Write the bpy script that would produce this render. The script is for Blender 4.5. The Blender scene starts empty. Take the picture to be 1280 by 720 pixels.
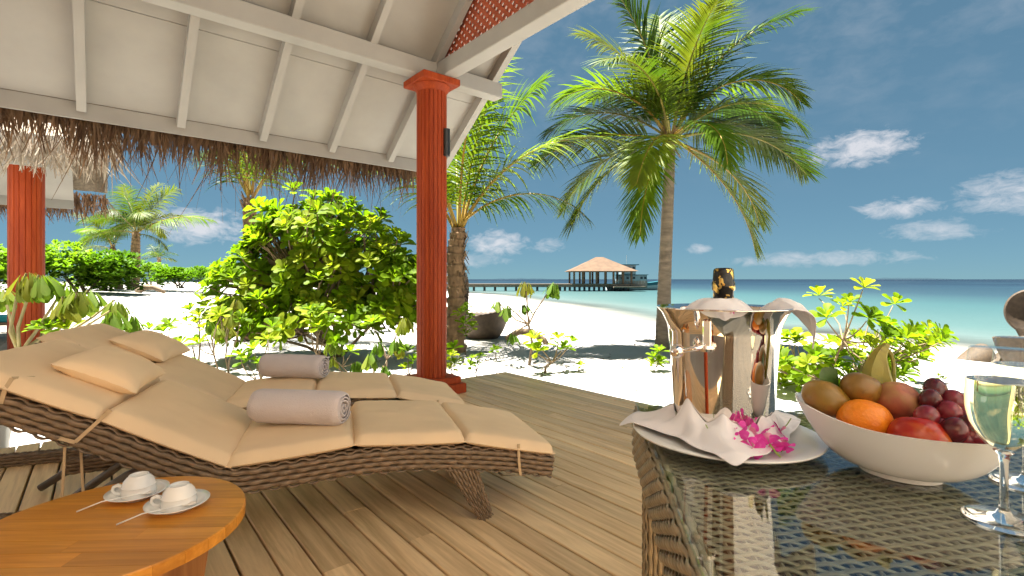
import bpy, math, random
import numpy as np
from mathutils import Vector, Matrix, noise as mnoise

random.seed(7); rng = np.random.default_rng(7)
sc = bpy.context.scene
R = math.radians
F, H = 622.0, 1.05                       # focal length in 1280-px units, eye height above the deck
TH = R(39.6)                             # the house's local x axis (B) against world X
# ------------------------------------------------------------------ camera
cd = bpy.data.cameras.new('camera'); cam = bpy.data.objects.new('camera', cd)
sc.collection.objects.link(cam); sc.camera = cam
cam.location = (0, 0, H); cam.rotation_euler = (R(90), 0, 0)
cd.sensor_width = 36; cd.lens = 36*F/1280; cd.shift_y = -11/1280
cd.clip_start = 0.02; cd.clip_end = 30000
# ------------------------------------------------------------------ sky, sun, exposure
SUN_EL, SUN_AZ = 77.0, 278.0             # azimuth clockwise from +Y
EXPO, SKY_S, SUN_S = 3.5, 0.05, 3.0
w = bpy.data.worlds.new('World'); sc.world = w; w.use_nodes = True
def build_world():
    nt = w.node_tree; N = nt.nodes; L = nt.links; N.clear()
    out = N.new('ShaderNodeOutputWorld'); bg = N.new('ShaderNodeBackground')
    bg.inputs['Strength'].default_value = SKY_S
    sky = N.new('ShaderNodeTexSky'); sky.sky_type = 'NISHITA'; sky.sun_disc = False
    sky.sun_elevation = R(SUN_EL); sky.sun_rotation = R(SUN_AZ)
    sky.altitude = 0; sky.air_density = .5; sky.dust_density = 0.0; sky.ozone_density = 3.0
    tc = N.new('ShaderNodeTexCoord'); sep = N.new('ShaderNodeSeparateXYZ'); L.new(tc.outputs['Generated'], sep.inputs[0])
    def m(op, a, b=None, c=None, clamp=False):
        n = N.new('ShaderNodeMath'); n.operation = op; n.use_clamp = clamp
        for i, x in enumerate((a, b, c)):
            if x is None: continue
            if isinstance(x, (int, float)): n.inputs[i].default_value = x
            else: L.new(x, n.inputs[i])
        return n.outputs[0]
    az = m('MULTIPLY', m('ARCTAN2', sep.outputs[0], sep.outputs[1]), 180/math.pi)
    el = m('MULTIPLY', m('ARCSINE', sep.outputs[2]), 180/math.pi)
    comb = N.new('ShaderNodeCombineXYZ'); L.new(az, comb.inputs[0]); L.new(m('MULTIPLY', el, 1.9), comb.inputs[1])
    def noise(scale, detail, rough=.55, dist=0):
        n = N.new('ShaderNodeTexNoise'); n.inputs['Scale'].default_value = scale; n.inputs['Detail'].default_value = detail
        n.inputs['Roughness'].default_value = rough; n.inputs['Distortion'].default_value = dist
        L.new(comb.outputs[0], n.inputs['Vector']); return n.outputs['Fac']
    nz = noise(.5, 10, .66, .5); nz2 = noise(.16, 3)
    # small fair weather clouds: azimuth, elevation, half width, half height, strength
    cl = [(35, 12.2, 5.0, 1.9, .95), (37.8, 6.4, 3.6, 1.1, .8), (45.4, 7.0, 4.2, 2.0, .65), (40.5, 4.3, 4.0, 1.1, .5),
          (-1.6, 4.2, 4.2, 1.7, .8), (4.5, 3.9, 2.0, .9, .6), (-32.5, 5.3, 5.5, 2.0, .9), (32, 2.0, 9, .9, .5), (-6, 2.2, 7, 1.0, .4),
          (-44, 9, 5, 1.6, .8), (62, 8, 6, 2, .8), (80, 12, 6, 2, .8), (110, 7, 7, 2, .8), (150, 9, 6, 2, .8), (-75, 8, 6, 2, .8), (-110, 11, 6, 2, .8), (-155, 7, 7, 2, .8), (20.5,3.2,1.5,.7,.55)]
    dens = None
    for a, e, hw, hh, s in cl:
        dx = m('DIVIDE', m('SUBTRACT', az, a), hw); dy = m('DIVIDE', m('SUBTRACT', el, e), hh)
        r = m('ADD', m('MULTIPLY', dx, dx), m('MULTIPLY', dy, dy))
        f = m('MULTIPLY', m('SUBTRACT', m('ADD', m('SUBTRACT', 1.0, r), m('MULTIPLY', nz, 3.4)), 1.85, None, False), 1.0*s, None, True)
        f = m('MULTIPLY', f, m('SUBTRACT', 1.35, m('MULTIPLY', r, .62), None, True))
        dens = f if dens is None else m('MAXIMUM', dens, f)
    # thin high cirrus
    cir = m('MULTIPLY', m('SUBTRACT', m('MULTIPLY', nz2, m('ADD', .45, nz)), .40), 1.1, None, True)
    cir = m('MULTIPLY', cir, m('DIVIDE', m('SUBTRACT', el, 8), 14, None, True))
    dens = m('MAXIMUM', dens, m('MULTIPLY', cir, .42))
    dens = m('MULTIPLY', dens, .72)
    hsv = N.new('ShaderNodeHueSaturation'); hsv.inputs['Hue'].default_value = .5; hsv.inputs['Saturation'].default_value = 1.0
    hsv.inputs['Value'].default_value = 1.0
    gam = N.new('ShaderNodeGamma'); gam.inputs['Gamma'].default_value = .35; L.new(sky.outputs[0], gam.inputs['Color'])
    mul = N.new('ShaderNodeMix'); mul.data_type = 'RGBA'; mul.blend_type = 'MULTIPLY'; mul.inputs['Factor'].default_value = 1
    L.new(gam.outputs[0], mul.inputs['A']); mul.inputs['B'].default_value = (.232, .395, .465, 1)
    L.new(mul.outputs['Result'], hsv.inputs['Color'])
    mix = N.new('ShaderNodeMix'); mix.data_type = 'RGBA'
    L.new(dens, mix.inputs['Factor']); L.new(hsv.outputs[0], mix.inputs['A'])
    mix.inputs['B'].default_value = (1.65, 1.6, 1.65, 1)
    L.new(mix.outputs['Result'], bg.inputs['Color']); L.new(bg.outputs[0], out.inputs[0])
build_world()
sl = bpy.data.lights.new('sun', 'SUN'); so = bpy.data.objects.new('sun', sl); sc.collection.objects.link(so)
sl.energy = SUN_S; sl.angle = R(.53); sl.color = (1, .95, .87)
sd_ = Vector((math.sin(R(SUN_AZ))*math.cos(R(SUN_EL)), math.cos(R(SUN_AZ))*math.cos(R(SUN_EL)), math.sin(R(SUN_EL))))
so.rotation_euler = sd_.to_track_quat('Z', 'Y').to_euler(); so.location = (0, 0, 30)
vs = sc.view_settings; vs.view_transform = 'Standard'; vs.look = 'None'; vs.exposure = EXPO; vs.gamma = 1
sc.cycles.max_bounces = 10; sc.cycles.diffuse_bounces = 5; sc.cycles.glossy_bounces = 5
sc.cycles.transmission_bounces = 10; sc.cycles.transparent_max_bounces = 24
sc.cycles.sample_clamp_indirect = 6

# ------------------------------------------------------------------ helpers: things
C = sc.collection
def tag(o, label=None, cat=None, group=None, kind=None):
    if label: o['label'] = label
    if cat: o['category'] = cat
    if group: o['group'] = group
    if kind: o['kind'] = kind
    return o
def empty(name, loc=(0, 0, 0), rz=0, parent=None):
    o = bpy.data.objects.new(name, None); C.objects.link(o); o.location = loc; o.rotation_euler = (0, 0, rz)
    o.empty_display_size = .1
    if parent: o.parent = parent
    return o
def inst(name, mesh, parent=None, loc=(0, 0, 0), rot=None, scale=1, mat=None):
    o = bpy.data.objects.new(name, mesh); C.objects.link(o); o.location = loc
    if rot is not None:
        if isinstance(rot, Matrix): o.rotation_euler = rot.to_euler()
        else: o.rotation_euler = rot
    o.scale = (scale,)*3 if isinstance(scale, (int, float)) else scale
    if parent: o.parent = parent
    return o
def at(u, v, Y): return Vector(((u-640)/F*Y, Y, H+(349-v)/F*Y))

class MB:
    def __init__(s): s.v = []; s.f = []
    def add(s, vs, fs):
        o = len(s.v); s.v.extend([tuple(map(float, p)) for p in vs]); s.f.extend([tuple(i+o for i in f) for f in fs]); return s
    def box(s, c, d, rot=None, bev=0):
        x, y, z = d[0]/2, d[1]/2, d[2]/2
        if bev:
            b = bev; vs = []; 
            lv = [(-z, b), (-z+b, 0), (z-b, 0), (z, b)]
            for zz, i in lv:
                X, Y = x-i, y-i
                for px, py in ((-X, -Y+b), (-X+b, -Y), (X-b, -Y), (X, -Y+b), (X, Y-b), (X-b, Y), (-X+b, Y), (-X, Y-b)): vs.append((px, py, zz))
            fs = [tuple(range(7, -1, -1)), tuple(range(24, 32))]
            for l in range(3):
                for k in range(8): fs.append((l*8+k, l*8+(k+1) % 8, l*8+8+(k+1) % 8, l*8+8+k))
        else:
            vs = [(-x,-y,-z),(x,-y,-z),(x,y,-z),(-x,y,-z),(-x,-y,z),(x,-y,z),(x,y,z),(-x,y,z)]
            fs = [(3,2,1,0),(4,5,6,7),(0,1,5,4),(1,2,6,5),(2,3,7,6),(3,0,4,7)]
        M = rot if rot is not None else Matrix.Identity(3)
        c = Vector(c)
        return s.add([tuple(M @ Vector(p) + c) for p in vs], fs)
    def bar(s, a, b, wd, ht, up=(0, 0, 1)):
        a, b = Vector(a), Vector(b); t = (b-a).normalized(); up = Vector(up)
        sd = t.cross(up).normalized(); u2 = sd.cross(t).normalized()
        M = Matrix((t, sd, u2)).transposed()
        return s.box((a+b)/2, ((b-a).length, wd, ht), M)
    def tube(s, path, rad, n=8, cap=True):
        path = [Vector(p) for p in path]; m = len(path)
        if isinstance(rad, (int, float)): rad = [rad]*m
        vs = []; fs = []; ref = None
        for i, p in enumerate(path):
            t = (path[min(i+1, m-1)]-path[max(i-1, 0)])
            t = t.normalized() if t.length > 1e-9 else Vector((0, 0, 1))
            if ref is None:
                ref = t.orthogonal().normalized()
            ref = (ref - t*ref.dot(t)); ref = ref.normalized() if ref.length > 1e-6 else t.orthogonal().normalized()
            bi = t.cross(ref)
            for k in range(n):
                a = 2*math.pi*k/n; vs.append(p+(ref*math.cos(a)+bi*math.sin(a))*rad[i])
        for i in range(m-1):
            for k in range(n): fs.append((i*n+k, i*n+(k+1) % n, (i+1)*n+(k+1) % n, (i+1)*n+k))
        if cap: fs.append(tuple(range(n-1, -1, -1))); fs.append(tuple((m-1)*n+k for k in range(n)))
        return s.add(vs, fs)
    def lathe(s, prof, n=32, c=(0, 0, 0), flute=None, sx=1, sy=1):
        vs = []; fs = []; m = len(prof)
        for r, z in prof:
            for k in range(n):
                a = 2*math.pi*k/n; rr = r*(flute(a) if flute else 1)
                vs.append((c[0]+rr*math.cos(a)*sx, c[1]+rr*math.sin(a)*sy, c[2]+z))
        for i in range(m-1):
            for k in range(n): fs.append((i*n+k, i*n+(k+1) % n, (i+1)*n+(k+1) % n, (i+1)*n+k))
        if prof[0][0] > 1e-4: fs.append(tuple(range(n-1, -1, -1)))
        if prof[-1][0] > 1e-4: fs.append(tuple((m-1)*n+k for k in range(n)))
        return s.add(vs, fs)
    def grid(s, P, wrapu=False, wrapv=False):
        P = np.asarray(P, float); nu, nv = P.shape[:2]; o = len(s.v)
        s.v.extend(map(tuple, P.reshape(-1, 3).tolist()))
        iu = np.arange(nu if wrapu else nu-1); iv = np.arange(nv if wrapv else nv-1)
        U, V = np.meshgrid(iu, iv, indexing='ij'); U1 = (U+1) % nu; V1 = (V+1) % nv
        q = np.stack([U*nv+V, U1*nv+V, U1*nv+V1, U*nv+V1], -1).reshape(-1, 4)+o
        s.f.extend(map(tuple, q.tolist())); return s
    def mesh(s, name, mat=None, smooth=False):
        me = bpy.data.meshes.new(name); me.from_pydata(s.v, [], s.f); me.validate(clean_customdata=False)
        if smooth:
            me.polygons.foreach_set('use_smooth', [True]*len(me.polygons))
            if isinstance(smooth, float): me.set_sharp_from_angle(angle=R(smooth))
        if mat: me.materials.append(mat)
        return me
    def build(s, name, mat, parent=None, smooth=False, loc=(0, 0, 0), rot=None):
        return inst(name, s.mesh(name, mat, smooth), parent, loc, rot)
def solid(me_obj, t, off=0):
    md = me_obj.modifiers.new('thickness', 'SOLIDIFY'); md.thickness = t; md.offset = off; return me_obj

# ------------------------------------------------------------------ helpers: materials
class Mt:
    def __init__(s, name):
        s.m = bpy.data.materials.new(name); s.m.use_nodes = True; s.nt = s.m.node_tree
        s.b = s.nt.nodes['Principled BSDF']; s.out = s.nt.nodes['Material Output']
    def n(s, t, **kw):
        n = s.nt.nodes.new('ShaderNode'+t)
        for k, x in kw.items():
            if hasattr(n, k) and k not in ('Scale', ): setattr(n, k, x)
            else: s.set(n.inputs[k.replace('_', ' ')], x)
        return n
    def set(s, sock, x):
        if isinstance(x, bpy.types.NodeSocket): s.nt.links.new(x, sock)
        else:
            if sock.type == 'RGBA' and len(x) == 3: x = (*x, 1)
            sock.default_value = x
    def coord(s, scale=(1, 1, 1), kind='Object', offrand=0):
        tc = s.n('TexCoord'); v = tc.outputs[kind]
        mp = s.n('Mapping'); s.set(mp.inputs['Vector'], v); mp.inputs['Scale'].default_value = scale
        if offrand:
            oi = s.n('ObjectInfo'); cb = s.n('CombineXYZ'); a = s.math('MULTIPLY', oi.outputs['Random'], offrand)
            for i in range(3): s.set(cb.inputs[i], a)
            s.set(mp.inputs['Location'], cb.outputs[0])
        return mp.outputs[0]
    def noise(s, vec, scale, detail=4, rough=.55, dist=0):
        n = s.n('TexNoise'); s.set(n.inputs['Vector'], vec)
        n.inputs['Scale'].default_value = scale; n.inputs['Detail'].default_value = detail
        n.inputs['Roughness'].default_value = rough; n.inputs['Distortion'].default_value = dist
        return n.outputs['Fac']
    def math(s, op, a, b=None, clamp=False):
        n = s.n('Math'); n.operation = op; n.use_clamp = clamp
        s.set(n.inputs[0], a)
        if b is not None: s.set(n.inputs[1], b)
        return n.outputs[0]
    def ramp(s, fac, stops):
        r = s.n('ValToRGB'); s.set(r.inputs[0], fac); e = r.color_ramp.elements
        while len(e) < len(stops): e.new(.5)
        for x, (p, c) in zip(e, stops): x.position = p; x.color = (*c, 1)
        return r.outputs[0]
    def mix(s, fac, a, b, mode='MIX'):
        n = s.n('Mix'); n.data_type = 'RGBA'; n.blend_type = mode
        s.set(n.inputs['Factor'], fac); s.set(n.inputs['A'], a); s.set(n.inputs['B'], b); return n.outputs['Result']
    def bump(s, h, strength=.3, dist=.01):
        n = s.n('Bump'); n.inputs['Strength'].default_value = strength; n.inputs['Distance'].default_value = dist
        s.set(n.inputs['Height'], h); s.set(s.b.inputs['Normal'], n.outputs[0]); return n.outputs[0]
    def base(s, c): s.set(s.b.inputs['Base Color'], c); return s
    def p(s, **kw):
        for k, x in kw.items(): s.set(s.b.inputs[k.replace('_', ' ')], x)
        return s
def jitter(m, col, amt, objrand):
    """value / hue change from one object to the next"""
    if not objrand: return col
    oi = m.n('ObjectInfo'); h = m.n('HueSaturation')
    m.set(h.inputs['Color'], col)
    m.set(h.inputs['Value'], m.math('ADD', m.math('MULTIPLY', oi.outputs['Random'], 2*amt), 1-amt)); return h.outputs[0]
def simple(name, col, rough=.5, var=.15, scale=6, bump=0, bscale=60, metal=0, objrand=0, stretch=(1, 1, 1), spec=.5, dark=None, off=0):
    m = Mt(name); v = m.coord(stretch, offrand=off)
    nz = m.noise(v, scale, 5)
    d = dark or tuple(c*(1-2*var) for c in col)
    c = m.ramp(nz, [(.25, d), (.7, tuple(min(1, x*(1+var)) for x in col))])
    m.base(jitter(m, c, objrand, objrand)); m.p(Roughness=rough, Metallic=metal)
    m.b.inputs['Specular IOR Level'].default_value = spec
    if bump: m.bump(m.noise(v, bscale, 4), bump)
    return m.m
def wood(name, light, dark, axis=1, rough=.55, objrand=.12, gscale=1.0, knots=True, bump=.15, spec=.5):
    m = Mt(name); st = [14, 14, 14]; st[axis] = .9
    v = m.coord(tuple(x*gscale for x in st), offrand=40)
    n1 = m.noise(v, 1.0, 6, .6, 1.2); n2 = m.noise(v, 5, 4, .6)
    f = m.math('ADD', m.math('MULTIPLY', n1, .7), m.math('MULTIPLY', n2, .3))
    c = m.ramp(f, [(.37, dark), (.5, tuple((a+b)/2 for a, b in zip(light, dark))), (.60, light)])
    if knots:
        v2 = m.coord(tuple(x*.28*gscale for x in st), offrand=17)
        k = m.noise(v2, 2.2, 2); kk = m.ramp(k, [(.68, (0, 0, 0)), (.76, (1, 1, 1))])
        c = m.mix(m.math('MULTIPLY', kk, .45), c, tuple(x*.55 for x in dark))
        v3 = m.coord((1, 1, 1)); wv = m.noise(v3, 1.1, 3)
        c = m.mix(m.ramp(wv, [(.4, (0, 0, 0)), (.7, (.4, .4, .4))]), c, tuple(x*.92+.02 for x in light))
    m.base(jitter(m, c, objrand, objrand)); m.p(Roughness=rough); m.b.inputs['Specular IOR Level'].default_value = spec
    m.bump(f, bump, .004); return m.m
def leafmat(name, c1, c2, c3, trans=.35, rough=.42, scale=2.5, rand=.3):
    """c1..c3: leaf colours from one leaf clump to the next"""
    m = Mt(name); v = m.coord((1, 1, 1), offrand=9)
    nz = m.noise(v, scale, 3); oi = m.n('ObjectInfo')
    f = m.math('ADD', m.math('MULTIPLY', nz, 1-rand), m.math('MULTIPLY', oi.outputs['Random'], rand))
    c = m.ramp(f, [(.3, c1), (.5, c2), (.72, c3)])
    m.base(c); m.p(Roughness=rough+.1); m.b.inputs['Specular IOR Level'].default_value = .14
    t = m.n('BsdfTranslucent'); m.set(t.inputs['Color'], m.mix(1.0, c, (1.4, 1.5, .6), 'MULTIPLY'))
    mx = m.n('MixShader'); mx.inputs[0].default_value = trans
    m.set(mx.inputs[1], m.b.outputs[0]); m.set(mx.inputs[2], t.outputs[0]); m.set(m.out.inputs['Surface'], mx.outputs[0])
    return m.m
def thin_glass(name, tint=(.93, .98, .97), ior=1.5):
    m = Mt(name); tr = m.n('BsdfTransparent'); tr.inputs[0].default_value = (*tint, 1)
    gl = m.n('BsdfGlossy'); gl.inputs['Roughness'].default_value = .015
    fr = m.n('Fresnel'); fr.inputs['IOR'].default_value = ior
    mx = m.n('MixShader'); gm = m.n('NewGeometry'); fac = m.math('MULTIPLY', fr.outputs[0], m.math('SUBTRACT', 1.0, gm.outputs['Backfacing']))
    m.set(mx.inputs[0], fac); m.set(mx.inputs[1], tr.outputs[0]); m.set(mx.inputs[2], gl.outputs[0])
    m.set(m.out.inputs['Surface'], mx.outputs[0]); return m.m

M = {}
M['white'] = simple('white_paint', (.35, .338, .312), .5, .05, 3, .05, 30)
M['red'] = wood('red_stained_wood', (.36, .058, .012), (.25, .032, .006), 2, .55, 0, 1, False, .1, .22)
M['red_flat'] = simple('red_lattice_paint', (.36, .075, .03), .5, .12, 9)
M['deck'] = wood('pale_deck_boards', (.87, .63, .35), (.54, .345, .16), 1, .42, .15)
M['deckframe'] = simple('deck_frame_timber', (.25, .18, .11), .8)
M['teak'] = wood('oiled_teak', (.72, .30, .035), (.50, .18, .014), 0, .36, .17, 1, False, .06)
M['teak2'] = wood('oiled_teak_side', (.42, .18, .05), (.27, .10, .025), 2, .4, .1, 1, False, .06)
M['thatch_dark'] = simple('weathered_thatch', (.20, .125, .07), .85, .3, 3, 0, 60, stretch=(25, 25, 2))
M['thatch'] = simple('sun_bleached_thatch', (.25, .205, .15), .9, .22, 4, .6, 40, stretch=(6, 6, 2))
M['black'] = simple('black_metal', (.02, .02, .02), .4, .1)
M['cream'] = simple('porcelain', (.80, .78, .74), .12, .02, 3)
M['porcelain'] = M['cream']

def strand_mat(name, c1, c2, trans=.25):
    m = Mt(name); v = m.coord((3, 3, .4)); f = m.noise(v, 9, 3)
    c = m.ramp(f, [(.35, c1), (.65, c2)]); m.base(c); m.p(Roughness=.8)
    t = m.n('BsdfTranslucent'); m.set(t.inputs[0], c); mx = m.n('MixShader'); mx.inputs[0].default_value = trans
    m.set(mx.inputs[1], m.b.outputs[0]); m.set(mx.inputs[2], t.outputs[0]); m.set(m.out.inputs['Surface'], mx.outputs[0]); return m.m
M['fringe'] = strand_mat('dry_palm_strips', (.08, .040, .020), (.23, .135, .07))
M['fringe_pale'] = strand_mat('bleached_palm_strips', (.24, .19, .14), (.42, .36, .28))

def fabric(name, col, rough=.8, wscale=900, bump=.12, wr=.25, wrs=5):
    m = Mt(name); v = m.coord(); 
    nz = m.noise(v, 3, 3); c = m.ramp(nz, [(.3, tuple(x*.93 for x in col)), (.7, tuple(min(1, x*1.05) for x in col))]); m.base(c)
    m.p(Roughness=rough); m.b.inputs['Sheen Weight'].default_value = .45; m.b.inputs['Sheen Roughness'].default_value = .4; m.b.inputs['Sheen Tint'].default_value = (*[min(1, x*1.3) for x in col], 1)
    a = m.noise(v, wscale, 1); b = m.noise(v, wrs, 2)
    h = m.math('ADD', m.math('MULTIPLY', a, bump), m.math('MULTIPLY', b, wr)); m.bump(h, .35, .02); return m.m
M['canvas'] = fabric('tan_canvas', (.74, .55, .345), .78, 700, .03, .5, 4)
M['strap'] = simple('tan_strap', (.50, .36, .21), .8, .1)
M['towel'] = fabric('grey_lilac_terry', (.56, .50, .50), 1.0, 260, .8, .35, 7)
M['napkin'] = fabric('white_linen', (.80, .76, .76), .85, 1200, .02, .15, 12)
M['wicker'] = simple('brown_wicker', (.20, .135, .082), .5, .15, 40, 0, 90, dark=(.125, .082, .048))
M['wicker_t'] = simple('olive_brown_wicker', (.30, .235, .145), .45, .22, 25, 0, 60)
M['gunmetal'] = simple('bronze_powder_coat', (.13, .105, .085), .45, .1, metal=.3)
M['steel'] = Mt('polished_steel').p(Base_Color=(.86, .80, .74), Metallic=1.0, Roughness=.035).m
M['glass_top'] = thin_glass('table_glass', (.92, .975, .965), 2.05)
M['stemglass'] = Mt('clear_stemware').p(Base_Color=(.98, .995, .99), Roughness=0.0, Transmission_Weight=1.0, IOR=1.46).m
M['glass_edge'] = Mt('green_glass_edge').p(Base_Color=(.45, .62, .58), Roughness=.1).m

# ================================================================== beach and sea
WATER = -0.70
SHORE = [(60, -400), (24, -60), (15, -8), (12.4, 4), (11.1, 10.8), (10.4, 12.2), (9.9, 13.4), (8.9, 15.0), (7.2, 16.3), (5.28, 17.8), (3.66, 24.2), (1.06, 38.9), (-4.1, 60.5),
         (-24, 92), (-70, 120), (-200, 150), (-900, 200)]
def shore_dist(X, Y):
    """signed distance to the water line, positive on land"""
    X = np.asarray(X, float); Y = np.asarray(Y, float); best = np.full(X.shape, 1e9); sign = np.ones(X.shape)
    for (ax, ay), (bx, by) in zip(SHORE[:-1], SHORE[1:]):
        dx, dy = bx-ax, by-ay; L2 = dx*dx+dy*dy
        t = np.clip(((X-ax)*dx+(Y-ay)*dy)/L2, 0, 1); d = np.hypot(X-ax-t*dx, Y-ay-t*dy)
        cr = dx*(Y-ay)-dy*(X-ax); up = d < best
        best = np.where(up, d, best); sign = np.where(up, np.where(cr > 0, 1, -1), sign)
    return best*sign
def sstep(a, b, x): t = np.clip((x-a)/(b-a), 0, 1); return t*t*(3-2*t)
def ground_z(X, Y):
    X = np.asarray(X, float); Y = np.asarray(Y, float); s = shore_dist(X, Y)
    z = np.where(s < 0, WATER+np.maximum(s*.055, -4), WATER+.5*sstep(0, 6.5, s))
    z = z+.62*sstep(10, 24, -X)*sstep(2, 10, s)
    return z
def gz(x, y): return float(ground_z(np.array([x]), np.array([y]))[0])+0.05*mnoise.noise(Vector((x*.35, y*.35, 3)))+.018*mnoise.noise(Vector((x*1.7, y*1.7, 1)))
def polar(r0, r1, nr, na, k=1.0):
    rr = r0*(r1/r0)**np.linspace(0, 1, nr); aa = np.linspace(0, 2*np.pi, na, endpoint=False)
    return np.meshgrid(rr, aa, indexing='ij')
def build_ground():
    rr, aa = polar(1.5, 420, 150, 260); X = rr*np.sin(aa); Y = rr*np.cos(aa); Z = ground_z(X, Y)
    for i in range(X.shape[0]):
        for j in range(X.shape[1]):
            x, y = X[i, j], Y[i, j]
            if rr[i, j] < 45: Z[i, j] += .05*mnoise.noise(Vector((x*.35, y*.35, 3)))+.018*mnoise.noise(Vector((x*1.7, y*1.7, 1)))
    mb = MB(); mb.grid(np.stack([X, Y, Z], -1), wrapv=True); mb.v.append((0, 0, float(Z[0].mean()))); c = len(mb.v)-1
    n = X.shape[1]; mb.f += [(k, (k+1) % n, c) for k in range(n)]
    m = Mt('white_coral_sand'); v = m.coord()
    a = m.noise(v, .6, 5); b = m.noise(v, 9, 5, .65); d = m.noise(v, 140, 3)
    c = m.ramp(a, [(.3, (.34, .322, .292)), (.7, (.42, .405, .378))])
    grit = m.ramp(d, [(.28, (.55, .5, .44)), (.36, (1, 1, 1))]); c = m.mix(1, c, grit, 'MULTIPLY')
    # wet band at the water's edge
    g = m.n('SeparateXYZ'); m.set(g.inputs[0], m.n('NewGeometry').outputs['Position'])
    wet = m.math('DIVIDE', m.math('ADD', g.outputs[2], .70), .07, True)
    c = m.mix(wet, m.mix(1, c, (.78, .76, .72), 'MULTIPLY'), c)
    m.base(c); m.p(Roughness=.9); h = m.math('ADD', m.math('MULTIPLY', b, .8), m.math('MULTIPLY', d, .12)); m.bump(h, .55, .06)
    tag(mb.build('beach', m.m, None, True), kind='structure')
build_ground()
def build_sea():
    rr, aa = polar(6, 12000, 190, 420); X = rr*np.sin(aa); Y = rr*np.cos(aa); Z = np.full(X.shape, WATER)
    mb = MB(); mb.grid(np.stack([X, Y, Z], -1), wrapv=True)
    me = mb.mesh('sea', None, True); s = -shore_dist(X.ravel(), Y.ravel())
    at_ = me.attributes.new('offshore', 'FLOAT', 'POINT'); at_.data.foreach_set('value', s.astype(np.float32))
    m = Mt('lagoon_water'); a = m.n('Attribute'); a.attribute_name = 'offshore'
    v = m.coord((.05, .16, 1)); p1 = m.noise(v, 1, 4, .6); v2 = m.coord((.012, .05, 1)); p2 = m.noise(v2, 1, 4)
    d = m.math('ADD', a.outputs['Fac'], m.math('MULTIPLY', m.math('SUBTRACT', p1, .5), 5))
    lg = m.math('DIVIDE', m.math('LOGARITHM', m.math('MAXIMUM', d, .6), 10), 3.6)
    c = m.ramp(lg, [(.0, (.12, .125, .112)), (.12, (.092, .118, .110)), (.26, (.050, .090, .087)), (.40, (.030, .068, .072)), (.48, (.015, .034, .046)), (.60, (.006, .016, .028)), (.82, (.002, .006, .014))])
    reef = m.ramp(p2, [(.56, (0, 0, 0)), (.66, (.65, .65, .65))])
    far = m.math('DIVIDE', m.math('SUBTRACT', a.outputs['Fac'], 22), 40, True)
    c = m.mix(m.math('MULTIPLY', reef, far), c, (.016, .042, .058))
    m.base(c); m.p(Roughness=.30); m.b.inputs['IOR'].default_value = 1.33
    w1 = m.noise(m.coord((.8, 2.6, 1)), 1.6, 5, .6); m.bump(w1, .6, .22)
    m.b.inputs['Specular IOR Level'].default_value = .2
    # the first half metre of water is see-through
    tr = m.n('BsdfTransparent'); mx = m.n('MixShader'); al = m.math('DIVIDE', m.math('ADD', d, .3), 5, True)
    m.set(mx.inputs[0], al); m.set(mx.inputs[1], tr.outputs[0]); m.set(mx.inputs[2], m.b.outputs[0]); m.set(m.out.inputs['Surface'], mx.outputs[0])
    me.materials.append(m.m); tag(inst('sea', me), kind='structure')
build_sea()
def island(label, u0, u1, Y, h, n):
    mb = MB(); xs = np.linspace((u0-640)/F*Y, (u1-640)/F*Y, 60); P = []
    for k, x in enumerate(xs):
        t = k/59; e = math.sin(math.pi*t)**.5; hh = h*e*(.7+.5*mnoise.noise(Vector((t*9, n, 0))))
        P.append([(x, Y-120*e, WATER-.5), (x, Y-60*e, WATER+hh*.8), (x, Y, WATER+hh), (x, Y+120*e, WATER-.5)])
    o = mb.grid(P).build('distant_island', simple('far_island_green_%d' % n, (.02, .036, .048), 1.0, spec=0), None, True)
    tag(o, label, 'island')
island('low dark island on the horizon right of the ice bucket', 1072, 1190, 6000, 26, 1)
island('thin pale sandbank on the horizon left of the jetty pavilion', 612, 690, 5200, 16, 2)

# ================================================================== deck
PW = .113
def build_deck():
    base = MB()
    for b in np.arange(-1.6, 3.5, .55): base.box((b, 1.2, -.12), (.05, 6.3, .14))
    base.box((3.535, 1.2, -.11), (.03, 6.36, .16)); base.box((.95, 4.375, -.11), (5.1, .03, .16))
    for b in (-1.5, .2, 1.9, 3.45):
        for a in (-1.6, 1.2, 4.3): base.box((b, a, -.4), (.12, .12, .45))
    dk = base.build('deck', M['deckframe'], None, rot=(0, 0, TH)); tag(dk, kind='structure')
    lens = {}
    def board(L):
        k = round(L, 2)
        if k not in lens:
            mb = MB(); b = .004; x, z = (PW-.0085)/2, .0125
            prof = [(-x, -z), (x, -z), (x, z-b), (x-b*.6, z-b*.25), (x-b*1.6, z), (-x+b*1.6, z), (-x+b*.6, z-b*.25), (-x, z-b)]
            vs = [(px, yy, pz) for yy in (-L/2+.001, L/2-.001) for px, pz in prof]
            n = 8; fs = [tuple(range(n)), tuple(range(2*n-1, n-1, -1))]+[(k2+n, n+(k2+1) % n, (k2+1) % n, k2) for k2 in range(n)]
            lens[k] = mb.add(vs, fs).mesh('plank', M['deck'])
        return lens[k]
    rows = int((3.55+1.7)/PW); pats = [(2.6, 3.8), (4.2, 2.2), (1.6, 4.8), (3.4, 3.0), (5.0, 1.4), (2.2, 4.2)]
    for r in range(rows):
        b = 3.55-PW*(r+.5); a = 4.40
        for L in random.choice(pats):
            inst('plank', board(L), dk, (b+random.uniform(-.0012, .0012), a-L/2, -.0125+random.uniform(-.0012, .0012)), (random.uniform(-.0006, .0006), random.uniform(-.006, .006), 0)); a -= L
build_deck()

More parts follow.
